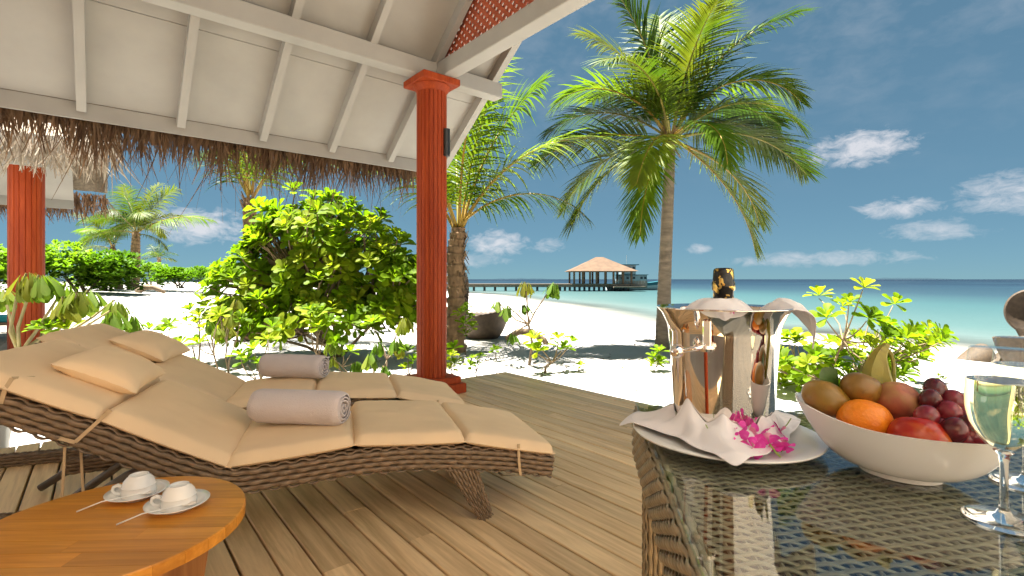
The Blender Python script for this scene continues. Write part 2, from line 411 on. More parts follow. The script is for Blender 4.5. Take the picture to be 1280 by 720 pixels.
# ================================================================== veranda (post, beams, roof)
TAN = .742; PA, PB = 4.051, 2.38                      # post
RIDGE, EAVE, B0, B1 = 0.9, 5.01, -1.28, 3.12
REAR = 0.6                                          # where the rear slope ends, cut short behind the viewer to let light in
def zr(a): return 3.0-TAN*(a-PA)                      # underside of the rafters
def fringe(mb, p0, p1, n, l0, l1, depth, out, zj=.05, wd=.010, lean=.18, nseg=3, dr=0.0):
    p0, p1 = Vector(p0), Vector(p1); d = (p1-p0).normalized(); o = Vector(out).normalized()
    for i in range(n):
        t = random.random(); p = p0.lerp(p1, t)+o*random.uniform(0, depth)+Vector((0, 0, random.uniform(-zj, zj)))
        L = random.uniform(l0, l1)*(.55+.75*abs(mnoise.noise(Vector((t*23, 1.3, 0))))+.25*random.random()); a = random.gauss(0, lean)
        w_ = wd*random.uniform(.5, 1.6); b = max(.03, random.gauss(.08, .16)+dr); tw = random.uniform(-1, 1)
        vs = []; side = (d*math.cos(tw)+o*math.sin(tw))
        for k in range(nseg+1):
            q = k/nseg; c = p+Vector((0, 0, -1))*L*q+d*(a*L*q+.25*a*L*q*q)+o*(b*L*q*(1.2-.5*q)); ww = w_*(1-.75*q*q)
            vs += [c-side*ww/2, c+side*ww/2]
        mb.add(vs, [(2*k, 2*k+1, 2*k+3, 2*k+2) for k in range(nseg)])
    return mb
def build_veranda():
    vr = empty('veranda', (0, 0, 0), TH); tag(vr, 'white raftered veranda roof with thatch fringe on a red fluted column', 'veranda')
    # column: plinth, fluted shaft, capital
    shaft = MB(); nfl = 22
    shaft.lathe([(.139, .12), (.139, 2.70), (.139, 2.78)], 264, flute=lambda a: 1-.045*(1 if (a*nfl/(2*math.pi)) % 1 < .16 else 0))
    col = shaft.build('column', M['red'], vr, 35.0, (PB, PA, 0)); col['label'] = 'red fluted round column'
    p = MB().box((0, 0, .045), (.47, .47, .09), bev=.008).box((0, 0, .12), (.40, .40, .06), bev=.008); p.build('plinth', M['red'], col, loc=(0, 0, 0))
    cp = MB().lathe([(.14, 2.775), (.145, 2.79), (.165, 2.815), (.17, 2.835)], 48); cp.build('capital_ring', M['red'], col, 40.0)
    MB().box((0, 0, 2.868), (.385, .385, .062), bev=.005).build('capital', M['red'], col)
    # beams
    MB().box(((B0+3.17)/2, PA, 2.975), (3.17-B0, .14, .15), bev=.006).build('beam', M['white'], vr)
    MB().box((2.46, (PA-.072-.7)/2, 2.973), (.14, PA-.072+.7, .146), bev=.006).build('tie_beam', M['white'], vr)
    
    # rafters and ceiling panels, both slopes
    bs = [2.41+.0-.63*k for k in range(0, 13)]; bs = [3.07]+bs
    sl_ = Vector((0, EAVE-.02-RIDGE, -TAN*(EAVE-.02-RIDGE)))
    def slope_pt(a, dz=0): return zr(a)+dz
    for sgn in (1, -1):
        def pa(a): return a if sgn == 1 else 2*RIDGE-a
        EV = EAVE if sgn == 1 else 2*RIDGE-REAR
        for b in bs:
            if b < B0: continue
            MB().bar((b, pa(RIDGE), zr(RIDGE)+.05), (b, pa(EV-.02), zr(EV-.02)+.05), .058 if b < 3 else .07, .10, (0, 0, 1)).build('rafter', M['white'], vr)
        ends = [3.12]+bs[1:]+[B0]
        for b1, b0 in zip(ends[:-1], ends[1:]):
            if b0 >= b1: continue
            # each bay is lined with two wide boards
            for a0, a1, dz in (((RIDGE, 4.33, .0), (4.334, EAVE, .0)) if sgn == 1 else ((RIDGE, EV, 0),)):
                mb = MB().bar(((b0+b1)/2, pa(a0), zr(a0)+.118+dz), ((b0+b1)/2, pa(a1), zr(a1)+.118+dz), b1-b0-.002, .018)
                mb.build('ceiling_panel', M['white'], vr)
        MB().box(((B0+3.15)/2, pa(EV+.012), zr(EV)+.045), (3.15-B0, .022, .13), bev=.003).build('fascia', M['white'], vr)
        th = MB(); xs = [(RIDGE, .16), (EV+.02, .16), (EV+.22, .13), (EV+.10, .38), (RIDGE, .5)]
        poly = [(pa(a), zr(a)+dz) for a, dz in xs]; vs = [(b, a, z) for b in (B0, 3.2) for a, z in poly]; n = 5
        fs = [tuple(range(n)), tuple(range(2*n-1, n-1, -1))]+[(k+n, n+(k+1) % n, (k+1) % n, k) for k in range(n)]
        th.add(vs, fs).build('thatch_cover', M['thatch_dark'], vr)
    fr = MB(); random.seed(3)
    fringe(fr, (-.9, EAVE+.03, 2.47), (2.75, EAVE+.03, 2.47), 1250, .40, .58, .16, (0, 1, 0), .07, .011, .17)
    fringe(fr, (-.9, EAVE+.03, 2.43), (2.75, EAVE+.03, 2.43), 230, .22, .40, .1, (0, 1, 0), .05, .03, .12)
    fringe(fr, (-.9, EAVE+.03, 2.43), (2.75, EAVE+.03, 2.43), 90, .7, .95, .1, (0, 1, 0), .05, .006, .3)
    fringe(fr, (2.75, EAVE+.05, 2.45), (3.12, EAVE+.05, 2.45), 170, .12, .3, .12, (0, 1, 0), .05, .011, .17)
    fringe(fr, (-1.28, EAVE+.03, 2.45), (-.9, EAVE+.03, 2.45), 600, .35, .55, .2, (0, 1, 0), .07, .012, .17)
    f = fr.build('thatch_fringe', M['fringe'], vr); tag(f, 'ragged brown palm strip fringe along the eave', kind='stuff')
    # red lattice in the gable
    a_lo, a_hi, zb = -2.2, PA-.06, 3.05
    def top(a): return zr(a if a > RIDGE else 2*RIDGE-a)+.10
    fm = MB(); 
    def clip(pos, dir_):
        """segment of a 45 degree slat inside the gable triangle"""
        ts = [t for t in np.arange(-4.5, 4.5, .01) if a_lo < pos+t*dir_ < a_hi and zb-.0 < 3.0+t+0 < top(pos+t*dir_)]
        return (min(ts), max(ts)) if ts else None
    for lay, dr_ in ((0, 1), (1, -1)):
        for pos in np.arange(-6, 8, .084):
            if lay == 0 and (pos < -2 or pos > 4.2): pass
            c = clip(pos, dr_)
            if not c or c[1]-c[0] < .03: continue
            t0, t1 = c; x = 2.475+.009*lay
            mid = pos+(t0+t1)/2*dr_
            if mid < .4: continue
            MB().bar((x, pos+t0*dr_, 3.0+t0), (x, pos+t1*dr_, 3.0+t1), .034, .008, (1, 0, 0)).build('lattice_slat', M['red_flat'], vr)
    # plain columns that carry the roof outside the picture
    for b, a in ((-1.15, PA), (-1.15, .7)):
        MB().lathe([(.139, 0), (.139, 2.9)], 48).build('column', M['red'], vr, 35.0, (b, a, 0))
build_veranda()
def build_bounce_walls():
    # added white walls, unseen behind and left of the viewer, that bounce fill light
    r = empty('villa', (0, 0, 0), TH); tag(r, 'added white walls out of view that bounce light under the veranda', 'villa')
    wr = simple('bounce_wall_white', (.82, .79, .73), .9, .03, 2, .1, 40)
    MB().box((.4, -1.65, 2.4), (7.0, .2, 5.2)).build('added_rear_wall', wr, r)
    MB().box((-3.1, 1.0, 2.4), (.2, 5.1, 5.2)).build('added_side_wall', wr, r)
    dw = wood('added_door_timber', (.22, .095, .035), (.13, .05, .018), 2, .5, .1, 1, False, .1)
    for b in (-2.35, -1.35): MB().box((b, -1.53, 1.15), (.96, .06, 2.3), bev=.01).build('added_door', dw, r)  # doors added out of view to put brown reflections in the steel bucket
    MB().box((-2.98, -.55, 1.15), (.06, 1.1, 2.3), bev=.01).build('added_door', dw, r)
build_bounce_walls()
def build_lamp():
    X = Vector((PB, PA, 0)); M3 = Matrix.Rotation(TH, 3, 'Z'); c = M3 @ X
    r = empty('wall_light', (c.x+.142, c.y-.045, 2.31)); tag(r, 'black up and down cylinder wall light on the red column', 'wall light')
    MB().lathe([(.030, -.125), (.034, -.125), (.034, .125), (.030, .125), (.030, .09)], 28).build('lamp_body', M['black'], r, 40.0, (.0, 0, 0))
    MB().box((-.035, .012, -.005), (.05, .05, .085), bev=.004).build('bracket', M['black'], r)
build_lamp()

# ================================================================== neighbouring villa
def build_neighbour():
    nv = empty('thatched_villa', (0, 0, 0), TH); tag(nv, 'neighbouring villa with bleached thatched roof on red columns', 'villa')
    a0, a1, b0, b1, ze = 8.9, 14.0, -9.0, .12, 2.62; am = (a0+a1)/2; zt = ze+(am-a0)*.8
    for s, (e, sg) in enumerate(((a0, 1), (a1, -1))):
        g = MB(); nu, nvv = 70, 16; P = []
        for i in range(nu+1):
            b = b0+(b1-b0)*i/nu; row = []
            for j in range(nvv+1):
                t = j/nvv; a = e+(am-e)*t; z = ze+(zt-ze)*t+.03*mnoise.noise(Vector((b*3, t*9, s)))+.05*((t*4) % 1 < .12)
                row.append((b, a, z+.26))
            P.append(row)
        g.grid(P); o = g.build('roof', M['thatch'], nv, True); 
        q = .25 if s else .9; c = MB().bar(((b0+b1)/2-q, e+sg*.1, ze+.09), ((b0+b1)/2-q, am, zt+.0), b1-b0-.6-2*(q-.25), .03); c.build('ceiling', M['white'], nv)
        MB().box(((b0+b1)/2-.25, e+sg*.06, ze-.0), (b1-b0-.6, .03, .2)).build('fascia', M['white'], nv)
        fr = MB(); fringe(fr, (b0, e, ze+.24), (b1, e, ze+.24), 1500, .45, .62, .25, (0, -sg, 0), .06, .022, .25, dr=.1)
        if s: fringe(fr, (b0, e, ze+.1), (b1-.4, e, ze+.1), 700, .4, .6, .2, (0, -sg, 0), .06, .02, .25)
        fo = fr.build('thatch_fringe', M['fringe_pale'] if s == 0 else M['fringe'], nv); fo['kind'] = 'stuff'
    gb = MB(); gb.add([(b1-.03, a0, ze+.26), (b1-.03, a1, ze+.26), (b1-.03, am, zt+.26), (b1-.04, a0, ze+.05), (b1-.04, a1, ze+.05), (b1-.04, am, zt+.05)],
                      [(0, 1, 4, 3), (1, 2, 5, 4), (2, 0, 3, 5)]); gb.build('verge', M['thatch'], nv)
    fr = MB(); fringe(fr, (b1-.02, a0, ze+.24), (b1-.02, am, zt+.24), 350, .25, .4, .1, (1, 0, 0), .05, .022, .2)
    fo = fr.build('thatch_fringe', M['fringe_pale'], nv); fo['kind'] = 'stuff'
    for (b, a) in ((-.79, 9.62), (-4.5, 13.4)):
        mb = MB().lathe([(.19, 0), (.19, 2.72)], 220, flute=lambda q: 1-.05*(1 if (q*20/(2*math.pi)) % 1 < .18 else 0)); mb.build('column', M['red'], nv, 35.0, (b, a, 0))
    tag(nv)
    dk = MB().box((-4.4, 12.6, -.06), (8.9, 7.4, .1)).build('neighbour_deck', M['deckframe'], None, rot=(0, 0, TH)); dk['kind'] = 'structure'
    wd = wood('grey_deck_boards', (.27, .24, .20), (.18, .16, .13), 1, .7, .1)
    pm = MB().box((0, 0, 0), (.137, 7.4, .02)).mesh('plank', wd)
    for k in range(63): inst('plank', pm, dk, (-8.8+.142*k, 12.6, .004))
    # turquoise sun bed on that deck
    sb = empty('sun_bed', at(-6, 404, 8.6)-Vector((0, 0, at(-6, 404, 8.6).z-.01)), TH); tag(sb, 'turquoise sun bed on the neighbouring deck at the left edge', 'sun bed')
    tq = fabric('turquoise_canvas', (.02, .30, .36)); MB().box((-.6, 0, .36), (1.9, .7, .1), bev=.03).build('mattress', tq, sb)
    MB().box((-.6, 0, .28), (1.9, .7, .05)).build('frame', M['wicker'], sb)
    for x in (-1.4, .2):
        for y in (-.28, .28): MB().box((x, y, .13), (.06, .06, .25)).build('leg', M['wicker'], sb)
build_neighbour()

# ================================================================== jetty, pavilion and boat
def build_jetty():
    zj = .38; Y = 74.0
    jt = empty('jetty', (0, Y, WATER)); tag(jt, 'long timber jetty on dark piles running out over the lagoon', 'jetty')
    jw = simple('jetty_timber', (.17, .135, .095), .8, .15, 2); pw = simple('wet_pile', (.08, .09, .085), .7)
    X0, X1 = (560-640)/F*Y, (803-640)/F*Y
    MB().box(((X0+X1)/2, 0, zj-WATER-.13), (X1-X0, 3.0, .26)).build('walkway', jw, jt)
    MB().box(((X0+X1)/2, -1.52, zj-WATER-.3), (X1-X0, .1, .35)).build('edge_beam', jw, jt)
    rail = MB()
    pl = MB().lathe([(.17, -1.5), (.17, zj-WATER-.3)], 10).mesh('pile', pw, True)
    us = list(np.arange(566, 700, 13.2))+list(np.arange(700, 790, 6.1))
    for u in us:
        for dy in (-1.1, 1.2): inst('pile', pl, jt, ((u-640)/F*(Y+dy), dy, 0))
    # landing stage with white boarded sides, low beside the pavilion
    MB().box(((783-640)/F*Y-.2, -2.6, .62), (4.6, 1.2, .22)).build('landing_stage', jw, jt)
    wb = simple('pale_board', (.24, .22, .18), .7)
    for k in range(12): MB().box(((765-640)/F*Y+.42*k, -1.66, 1.0), (.36, .06, 1.1-.03*(k < 2))).build('side_board', wb, jt)
    pv = empty('jetty_pavilion', ((751-640)/F*(Y), Y+1.0, zj)); tag(pv, 'open pavilion with thatched hip roof at the end of the jetty', 'pavilion')
    wx, wy, ze, zp = 4.95, 3.6, 1.85, 4.0
    th = simple('tan_thatch', (.088, .052, .028), .9, .15, 1.2, .4, 6)
    rf = MB(); n = 14; P = []
    for j in range(n+1):
        t = j/n; k = 1-t; row = []
        for sx, sy in ((-1, -1), (1, -1), (1, 1), (-1, 1)):
            for q in range(8):
                nx, ny = {(-1, -1): (1, -1), (1, -1): (1, 1), (1, 1): (-1, 1), (-1, 1): (-1, -1)}[(sx, sy)]
                x = sx+(nx-sx)*q/8; y = sy+(ny-sy)*q/8
                row.append((x*(wx*k+.55*t), y*(wy*k+.1*t), ze+(zp-ze)*(t*.94+.06*t*t)+.04*mnoise.noise(Vector((x*4, y*4, t*6)))))
        P.append(row)
    rf.grid(P, wrapv=True); rf.add([(p[0], p[1], p[2]) for p in P[-1]], [tuple(range(32))]); rf.build('roof', th, pv)
    MB().box((0, 0, ze-.02), (2*wx-.5, 2*wy-.5, .12)).build('eave_beam', jw, pv)
    cm = MB().box((0, 0, .93), (.26, .26, 1.86)).mesh('post', simple('pavilion_post', (.16, .085, .04), .7))
    for x in (-4.2, -2.95, -1.9, -.95, .3, 1.5, 2.9, 4.1):
        for y in (-2.9, 2.9):
            if x in (-2.95, -.95, 2.9) and y > 0: x2 = x+.35
            else: x2 = x
            inst('post', cm, pv, (x2, y, 0))
    pf = MB().box((0, 0, -.06), (9.2, 6.4, .1)); pf.build('floor', jw, pv)
    # boat
    Yb = 80.0; bt = empty('boat', ((802-640)/F*Yb, Yb, WATER)); tag(bt, 'white and teal wooden boat moored behind the jetty pavilion', 'boat')
    hull = simple('boat_white', (.36, .39, .39), .4, .04); teal = simple('boat_teal', (.012, .10, .12), .4, .06); glass = simple('boat_window', (.02, .025, .03), .1)
    P = []
    for i in range(15):
        t = i/14; x = -5.5+9.3*t; bw = 1.5*(1-max(0, (t-.55)/.45)**2.2)+.02; zt_ = 1.05+.75*max(0, t-.45)**1.6*2.2; xo = 1.1*max(0, t-.6)**1.5*2
        P.append([(x+xo*.0, -.3*bw, -.4), (x+xo*.4, -.8*bw, .15), (x+xo*.8, -bw, zt_*.62), (x+xo*.8, bw, zt_*.62), (x+xo*.4, .8*bw, .15), (x, .3*bw, -.4)])
    hb = MB().grid(P, wrapv=True); hb.build('hull', hull, bt, 40.0)
    P2 = [[(r[2][0], r[2][1]*1.015, r[2][2]), (r[2][0]+.12*(k/14)**3, r[2][1]*1.04, r[2][2]/.62), (r[3][0]+.12*(k/14)**3, r[3][1]*1.04, r[2][2]/.62), (r[3][0], r[3][1]*1.015, r[3][2])] for k, r in enumerate(P)]
    MB().grid(P2, wrapv=True).build('gunwale', teal, bt)
    cb = MB().box((-1.7, 0, 1.75), (4.6, 2.2, 1.3), bev=.05).build('cabin', hull, bt)
    MB().box((-1.7, 0, 2.45), (4.9, 2.5, .1)).build('cabin_roof', teal, bt)
    wm = MB().box((0, 0, 0), (.38, .03, .34)).mesh('window', glass)
    for x in (-3.4, -2.5, -1.5, -.3, .3): inst('window', wm, bt, (x, -1.11, 1.95))
    MB().box((-2.3, 0, 3.25), (2.3, 1.8, 1.5), bev=.04).build('wheelhouse', hull, bt)
    MB().box((-2.1, 0, 4.05), (2.9, 2.1, .12)).build('wheelhouse_roof', teal, bt)
    for x in (-2.9, -2.2, -1.5): inst('window', wm, bt, (x, -.912, 3.55))
    MB().tube([(-2.4, 0, 4.1), (-2.4, 0, 5.6)], .04, 6).build('mast', hull, bt)
build_jetty()

# ================================================================== plants
M['leaf'] = leafmat('sea_lettuce_leaf', (0.0763, 0.1395, 0.004549), (0.1387, 0.221, 0.008343), (0.2497, 0.2791, 0.01895), .60)
M['leaf_old'] = leafmat('wilted_leaf', (0.0648, 0.1242, 0.00945), (0.1037, 0.1656, 0.02205), (0.149, 0.149, 0.0189), .38, .5, 3.2, .45)
M['leaf_far'] = leafmat('hedge_leaf', (0.05786, 0.1293, 0.00594), (0.1055, 0.211, 0.0099), (0.1702, 0.2722, 0.01733), .35, .45, .6)
M['bark'] = simple('pale_stem', (.19, .135, .08), .85, .25, 8, .4, 60)
M['twig'] = simple('green_brown_stem', (.24, .20, .08), .7, .2, 8)
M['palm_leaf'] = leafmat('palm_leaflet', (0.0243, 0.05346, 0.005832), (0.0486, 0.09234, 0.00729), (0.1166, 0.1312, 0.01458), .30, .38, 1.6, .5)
M['palm_leaf_y'] = leafmat('yellow_green_palm_leaflet', (0.05702, 0.1069, 0.00648), (0.0927, 0.1515, 0.00972), (0.1568, 0.1871, 0.0162), .42, .4, 1.8, .4)  # yellower leaflet colour for some of the fronds
M['rachis'] = simple('palm_midrib', (.20, .17, .025), .5, .2, 5)
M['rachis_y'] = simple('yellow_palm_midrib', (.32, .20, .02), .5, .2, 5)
M['dry'] = simple('dry_palm_fibre', (.2, .12, .06), .9, .3, 6, .4, 40, stretch=(4, 4, 1))

def leaf_geo(mb, org, d, up, L, wd, curl, fold=.25):
    """obovate leaf: a strip of five stations folded along its midrib"""
    d = d.normalized(); sd = d.cross(up)
    sd = sd.normalized() if sd.length > 1e-5 else d.orthogonal().normalized(); nn = sd.cross(d).normalized()
    vs = []; st = [(0, .05), (.28, .38), (.55, .72), (.80, 1.0), (.94, .72), (1.0, .18)]
    for t, k in st:
        c = org+d*(L*t*(1-.12*abs(curl)*t))+nn*(-curl*L*t*t*.5); hw = wd*.5*k
        vs += [c-sd*hw+nn*hw*fold, c, c+sd*hw+nn*hw*fold]
    fs = []
    for k in range(len(st)-1):
        a = 3*k; fs += [(a, a+1, a+4, a+3), (a+1, a+2, a+5, a+4)]
    mb.add(vs, fs)
def make_rosette(n, L, mat, droop=0, seed=0):
    random.seed(seed); mb = MB()
    for i in range(n):
        a = i*2.39996+random.uniform(-.25, .25); t = i/n
        if droop:
            el = -R(random.uniform(52, 86)); cu = random.uniform(.1, .5); l = L*random.uniform(.7, 1.2); wd = l*.33
            org = Vector((math.cos(a), math.sin(a), 0))*.02
            # petiole arches out, then the blade hangs
            k = L*.16*random.uniform(.3, 1); org = org+Vector((math.cos(a)*k, math.sin(a)*k, -.01-random.uniform(0, .25)*L))
        else:
            el = R(12+66*t+random.uniform(-10, 10)); cu = random.uniform(.15, .55); l = L*(1.08-.5*t)*random.uniform(.85, 1.12); wd = l*random.uniform(.42, .5)
            org = Vector((0, 0, .05*L*t*2))
        d = Vector((math.cos(a)*math.cos(el), math.sin(a)*math.cos(el), math.sin(el)))
        leaf_geo(mb, org, d, Vector((0, 0, 1)), l, wd, cu, random.uniform(.1, .4))
    return mb.mesh('leaf_rosette', mat, True)
ROS = [make_rosette(13, .175, M['leaf'], 0, 10+k) for k in range(5)]
WIL = [make_rosette(18, .18, M['leaf_old'], 1, 30+k) for k in range(4)]
def rot_to(d, spin):
    return (Vector(d).normalized().to_track_quat('Z', 'Y').to_matrix() @ Matrix.Rotation(spin, 3, 'Z'))
def shrub(label, base, tips, scale=1.0, wilt=0.0, group=None, stem_r=.012, forks=3, stuff=0, name='beach_shrub', cat='shrub', sm=None, seed=1):
    """tips: (position, outward direction) of every leaf rosette; stems run from the base to them"""
    random.seed(seed); base = Vector(base); r = empty(name, base); tag(r, label, cat, group)
    st = MB(); nodes = [(Vector((0, 0, 0)), stem_r)]; loc = [(Vector(p)-base, Vector(d)) for p, d in tips]
    hubs = []
    for k in range(forks):
        p = random.choice(loc)[0]*random.uniform(.35, .6)+Vector((0, 0, .02)); hubs.append(p)
        q = p*.5+Vector((random.uniform(-.06, .06), random.uniform(-.06, .06), 0))
        q.z *= 1.1
        st.tube([Vector((random.uniform(-.04, .04), random.uniform(-.04, .04), -.08)), q, p], [stem_r*1.5, stem_r*1.2, stem_r], 6)
    for p, d in loc:
        h = min(hubs, key=lambda x: (x-p).length); m_ = (h+p)/2+Vector((random.uniform(-1, 1), random.uniform(-1, 1), random.uniform(-1.2, .3)))*(p-h).length*.14
        e = p-d.normalized()*.03
        st.tube([h, h*.35+m_*.65, m_*.4+e*.6, e], [stem_r*.9, stem_r*.75, stem_r*.6, stem_r*.45], 5, False)
    st.build('stems', sm or M['bark'], r, True)
    big = sorted(range(len(loc)), key=lambda i: (loc[i][0]+base).y)
    big.sort(key=lambda i: (loc[i][0]+base).length); rest = MB()
    for k, i in enumerate(big):
        p, d = loc[i]; wl = random.random() < wilt
        me = random.choice(WIL if wl else ROS); dd = Vector((0, 0, 1)) if wl else d
        if k >= 300:
            Rm = rot_to(dd+Vector((random.uniform(-.2, .2), random.uniform(-.2, .2), 0)), random.uniform(0, 6.28)); k_ = scale*random.uniform(.78, 1.2)
            rest.add([Rm @ v.co*k_+p for v in me.vertices], [tuple(f.vertices) for f in me.polygons]); continue
        inst('leaf_rosette', me, r, p, rot_to(dd+Vector((random.uniform(-.2, .2), random.uniform(-.2, .2), 0)), random.uniform(0, 6.28)), scale*random.uniform(.78, 1.2))
    if rest.v: rest.build('foliage', M['leaf'], r, True)['kind'] = 'stuff'
    return r
def blob_tips(c, rad, n, seed, inner=.55, flat=0.2):
    random.seed(seed); out = []; c = Vector(c)
    while len(out) < n:
        d = Vector((random.gauss(0, 1), random.gauss(0, 1), random.gauss(0, 1))).normalized()
        if d.z < -.55: continue
        k = random.uniform(inner, 1)*(1+.16*mnoise.noise(d*2.3+Vector((seed, 0, 0))))
        out.append((c+Vector((d.x*rad[0]*k, d.y*rad[1]*k, d.z*rad[2]*k)), (d+Vector((0, 0, .75)))))
    return out

# --- the big bush behind the loungers
def big_bush():
    tips = blob_tips((-2.95, 7.9, 1.22), (1.3, .95, 1.15), 150, 5, .72)+blob_tips((-3.85, 7.9, .85), (.80, .8, 1.1), 64, 6, .7)\
        + blob_tips((-2.15, 7.7, 1.0), (.75, .8, 1.05), 76, 7, .7)+blob_tips((-2.75, 7.3, .65), (.95, .5, .7), 30, 8, .5)+blob_tips((-3.25, 7.8, 1.85), (.8, .6, .55), 40, 9, .5)\
        + blob_tips((-2.9, 7.2, .42), (1.5, .55, .5), 60, 10, .4)+blob_tips((-4.1, 7.7, .75), (.5, .6, .95), 40, 11, .6)+blob_tips((-1.75, 7.5, .75), (.5, .6, 1.0), 45, 12, .45)
    shrub('large light green sea lettuce bush behind the loungers, taller than the other shrubs', (-2.8, 8.0, gz(-2.8, 8.0)), tips, 1.3, .03, 'sea lettuce shrubs on the sand', .022, 11, name='sea_lettuce_bush', cat='bush', seed=4)
big_bush()
def shrub_px(label, base_uv, Y, tips_uv, scale, wilt, seed, forks=2, dy=.15, stem=.010, group='sea lettuce shrubs on the sand', sm=None, basez=None):
    random.seed(seed); b = at(*base_uv, Y); b.z = gz(b.x, b.y) if basez is None else basez
    tips = []
    for u, v in tips_uv:
        p = at(u, v, Y+random.uniform(-dy, dy)); o = (p-b); o.z = 0
        tips.append((p, Vector((o.x*.7, o.y*.7-.25, .9))))
    return shrub(label, b, tips, scale, wilt, group, stem, forks, sm=sm, seed=seed)
# --- shrub at the right, behind ice bucket and fruit bowl
random.seed(21)
tr = [(1024, 370), (1034, 398), (1080, 360), (1118, 380), (1062, 378), (1085, 398), (1140, 415), (1168, 425), (1150, 440), (1120, 425), (1098, 440), (1105, 455), (1130, 460), (1160, 412),
      (985, 425), (975, 445), (990, 465), (1010, 455), (1030, 445), (1045, 460), (1070, 450), (1000, 480), (1025, 478), (1060, 475), (980, 480), (1075, 425), (1090, 475), (1050, 430), (1110, 408), (975, 465), (1135, 440), (1018, 440), (965, 455), (1080, 465), (1100, 485), (1040, 488), (1115, 470)]
shrub_px('leafy sea lettuce shrub seen between the ice bucket and the fruit bowl', (1030, 478), 5.6, tr+[(u+random.uniform(-14, 14), v+random.uniform(-10, 12)) for u, v in tr[4:]]+[(u+random.uniform(-16, 16), v+random.uniform(-8, 14)) for u, v in tr[6:]], 1.02, 0, 22, 7, .5, .011)
# --- wilting shrub on open sand right of the column
shrub_px('wilted shrub with drooping yellow green leaves on open sand right of the column', (664, 450), 7.2, [(657, 350), (655, 378), (694, 352), (622, 374), (634, 380), (641, 415)], 1.0, 1.0, 31, 1, .2, .016)
shrub_px('fresh green shrub on a short bent stem beside the wilted shrub', (681, 461), 6.6, [(668, 425), (698, 424), (714, 427), (672, 440), (703, 436)], .95, 0, 33, 1, .2, .014)
for k, (u, v, Y, tips, s, lab) in enumerate([
    (725, 463, 6.6, [(726, 457)], .55, 'tiny green seedling on the sand right of the bent stem shrub'),
    (619, 447, 7.6, [(619, 438)], .7, 'small green seedling on the sand near the palm foot'),
    (592, 468, 5.9, [(591, 448), (597, 456), (600, 446), (588, 458)], .5, 'thin upright sapling between column foot and deck edge'),
    (820, 462, 6.6, [(818, 447), (824, 440), (826, 452), (815, 455), (822, 456)], .72, 'low green shrub at the foot of the tall palm beside the bucket'),
    (564, 470, 5.7, [(563, 445), (568, 455), (562, 462), (567, 436)], .8, 'green shrub just behind the right side of the red column'),
    (584, 430, 8.2, [(583, 385), (588, 397), (580, 405), (590, 410), (582, 418), (577, 392)], .85, 'green shrub growing against the leaning palm trunk'),
    (1172, 478, 6.0, [(1172, 470), (1179, 474)], .35, 'tiny weed on the sand behind the grapes')]):
    shrub_px(lab, (u, v), Y, tips, s, 0, 50+k, 1, .12, .006)
# --- plants in front of the big bush, along the deck edge
shrub_px('young shrub with fresh rosettes behind the two towels', (400, 470), 5.6, [(402, 390), (392, 400), (412, 402), (400, 410), (388, 388)], .95, .0, 61, 1, .15, .01)
shrub_px('drooping shrub with yellowing leaves between the big bush and the column', (470, 475), 5.6, [(466, 405), (472, 425), (463, 440), (495, 420), (505, 395), (500, 425), (480, 455)], .85, .85, 62, 2, .2, .01)
shrub_px('leafy green plant behind the far towel', (330, 470), 5.2, [(318, 438), (335, 425), (345, 440), (308, 452), (325, 455), (340, 410), (300, 445)], .8, .1, 63, 2, .15, .008)
shrub_px('drooping shrub with limp leaves left of the big bush', (265, 455), 5.6, [(262, 400), (255, 412), (270, 408), (248, 430), (275, 395), (240, 445)], .8, .6, 64, 2, .15, .009)
shrub_px('pale green sprigs left below the big bush', (285, 440), 6.6, [(275, 378), (290, 390), (283, 405), (300, 400), (272, 392), (296, 372)], .85, .2, 65, 2, .2, .009)
shrub_px('limp plant behind the cushions near the column', (430, 475), 5.8, [(425, 430), (418, 445), (438, 440), (445, 450), (412, 428)], .75, .7, 66, 2, .15, .008)
shrub_px('green sprig beside the column foot at the end of the far lounger', (512, 480), 5.5, [(510, 440), (516, 452), (506, 460)], .7, .2, 67, 1, .1, .008)
shrub_px('leafy shrub on the sand behind the pillows', (205, 450), 6.0, [(205, 415), (192, 422), (218, 420), (200, 430), (225, 432), (186, 412), (212, 406)], .8, .3, 68, 2, .2, .009)
shrub_px('bright green shrub left of the big bush, low on the sand', (245, 425), 7.4, [(238, 388), (250, 396), (258, 384), (246, 405), (262, 400), (234, 402), (252, 376)], .95, .1, 69, 2, .25, .010)
shrub_px('pale drooping shrub between the neighbouring column and the pillows', (165, 440), 5.6, [(150, 398), (164, 392), (172, 404), (140, 404), (158, 410)], .85, .7, 70, 2, .2, .010)
# --- wilted plant hanging over the near lounger's head end
shrub_px('wilted plant with long bare stems hanging over the head of the loungers', (-60, 470), 4.3, [(34, 338), (84, 352), (80, 368), (146, 372), (4, 358), (112, 360), (50, 340), (140, 386), (98, 362)], 1.05, 1.0, 71, 1, .2, .018, sm=M['twig'])
shrub_px('fresh light green rosette low beside the red column of the neighbouring villa', (66, 455), 4.3, [(62, 412), (75, 410), (50, 412), (85, 414)], 1.0, 0, 72, 1, .1, .012)
shrub_px('green plant in a white pot at the left edge', (-4, 545), 3.35, [(4, 498), (-6, 505), (8, 508)], .62, 0, 73, 1, .05, .008, basez=-.1)
pot = MB().lathe([(.0, 0), (.075, 0), (.095, .30), (.10, .30), (.085, .285), (.0, .27)], 28).build('plant_pot', M['cream'], None, 40.0, (at(-9, 545, 3.35).x, 3.35, gz(-3.5, 3.35)))
tag(pot, 'white plant pot standing on the sand at the left edge', 'pot')

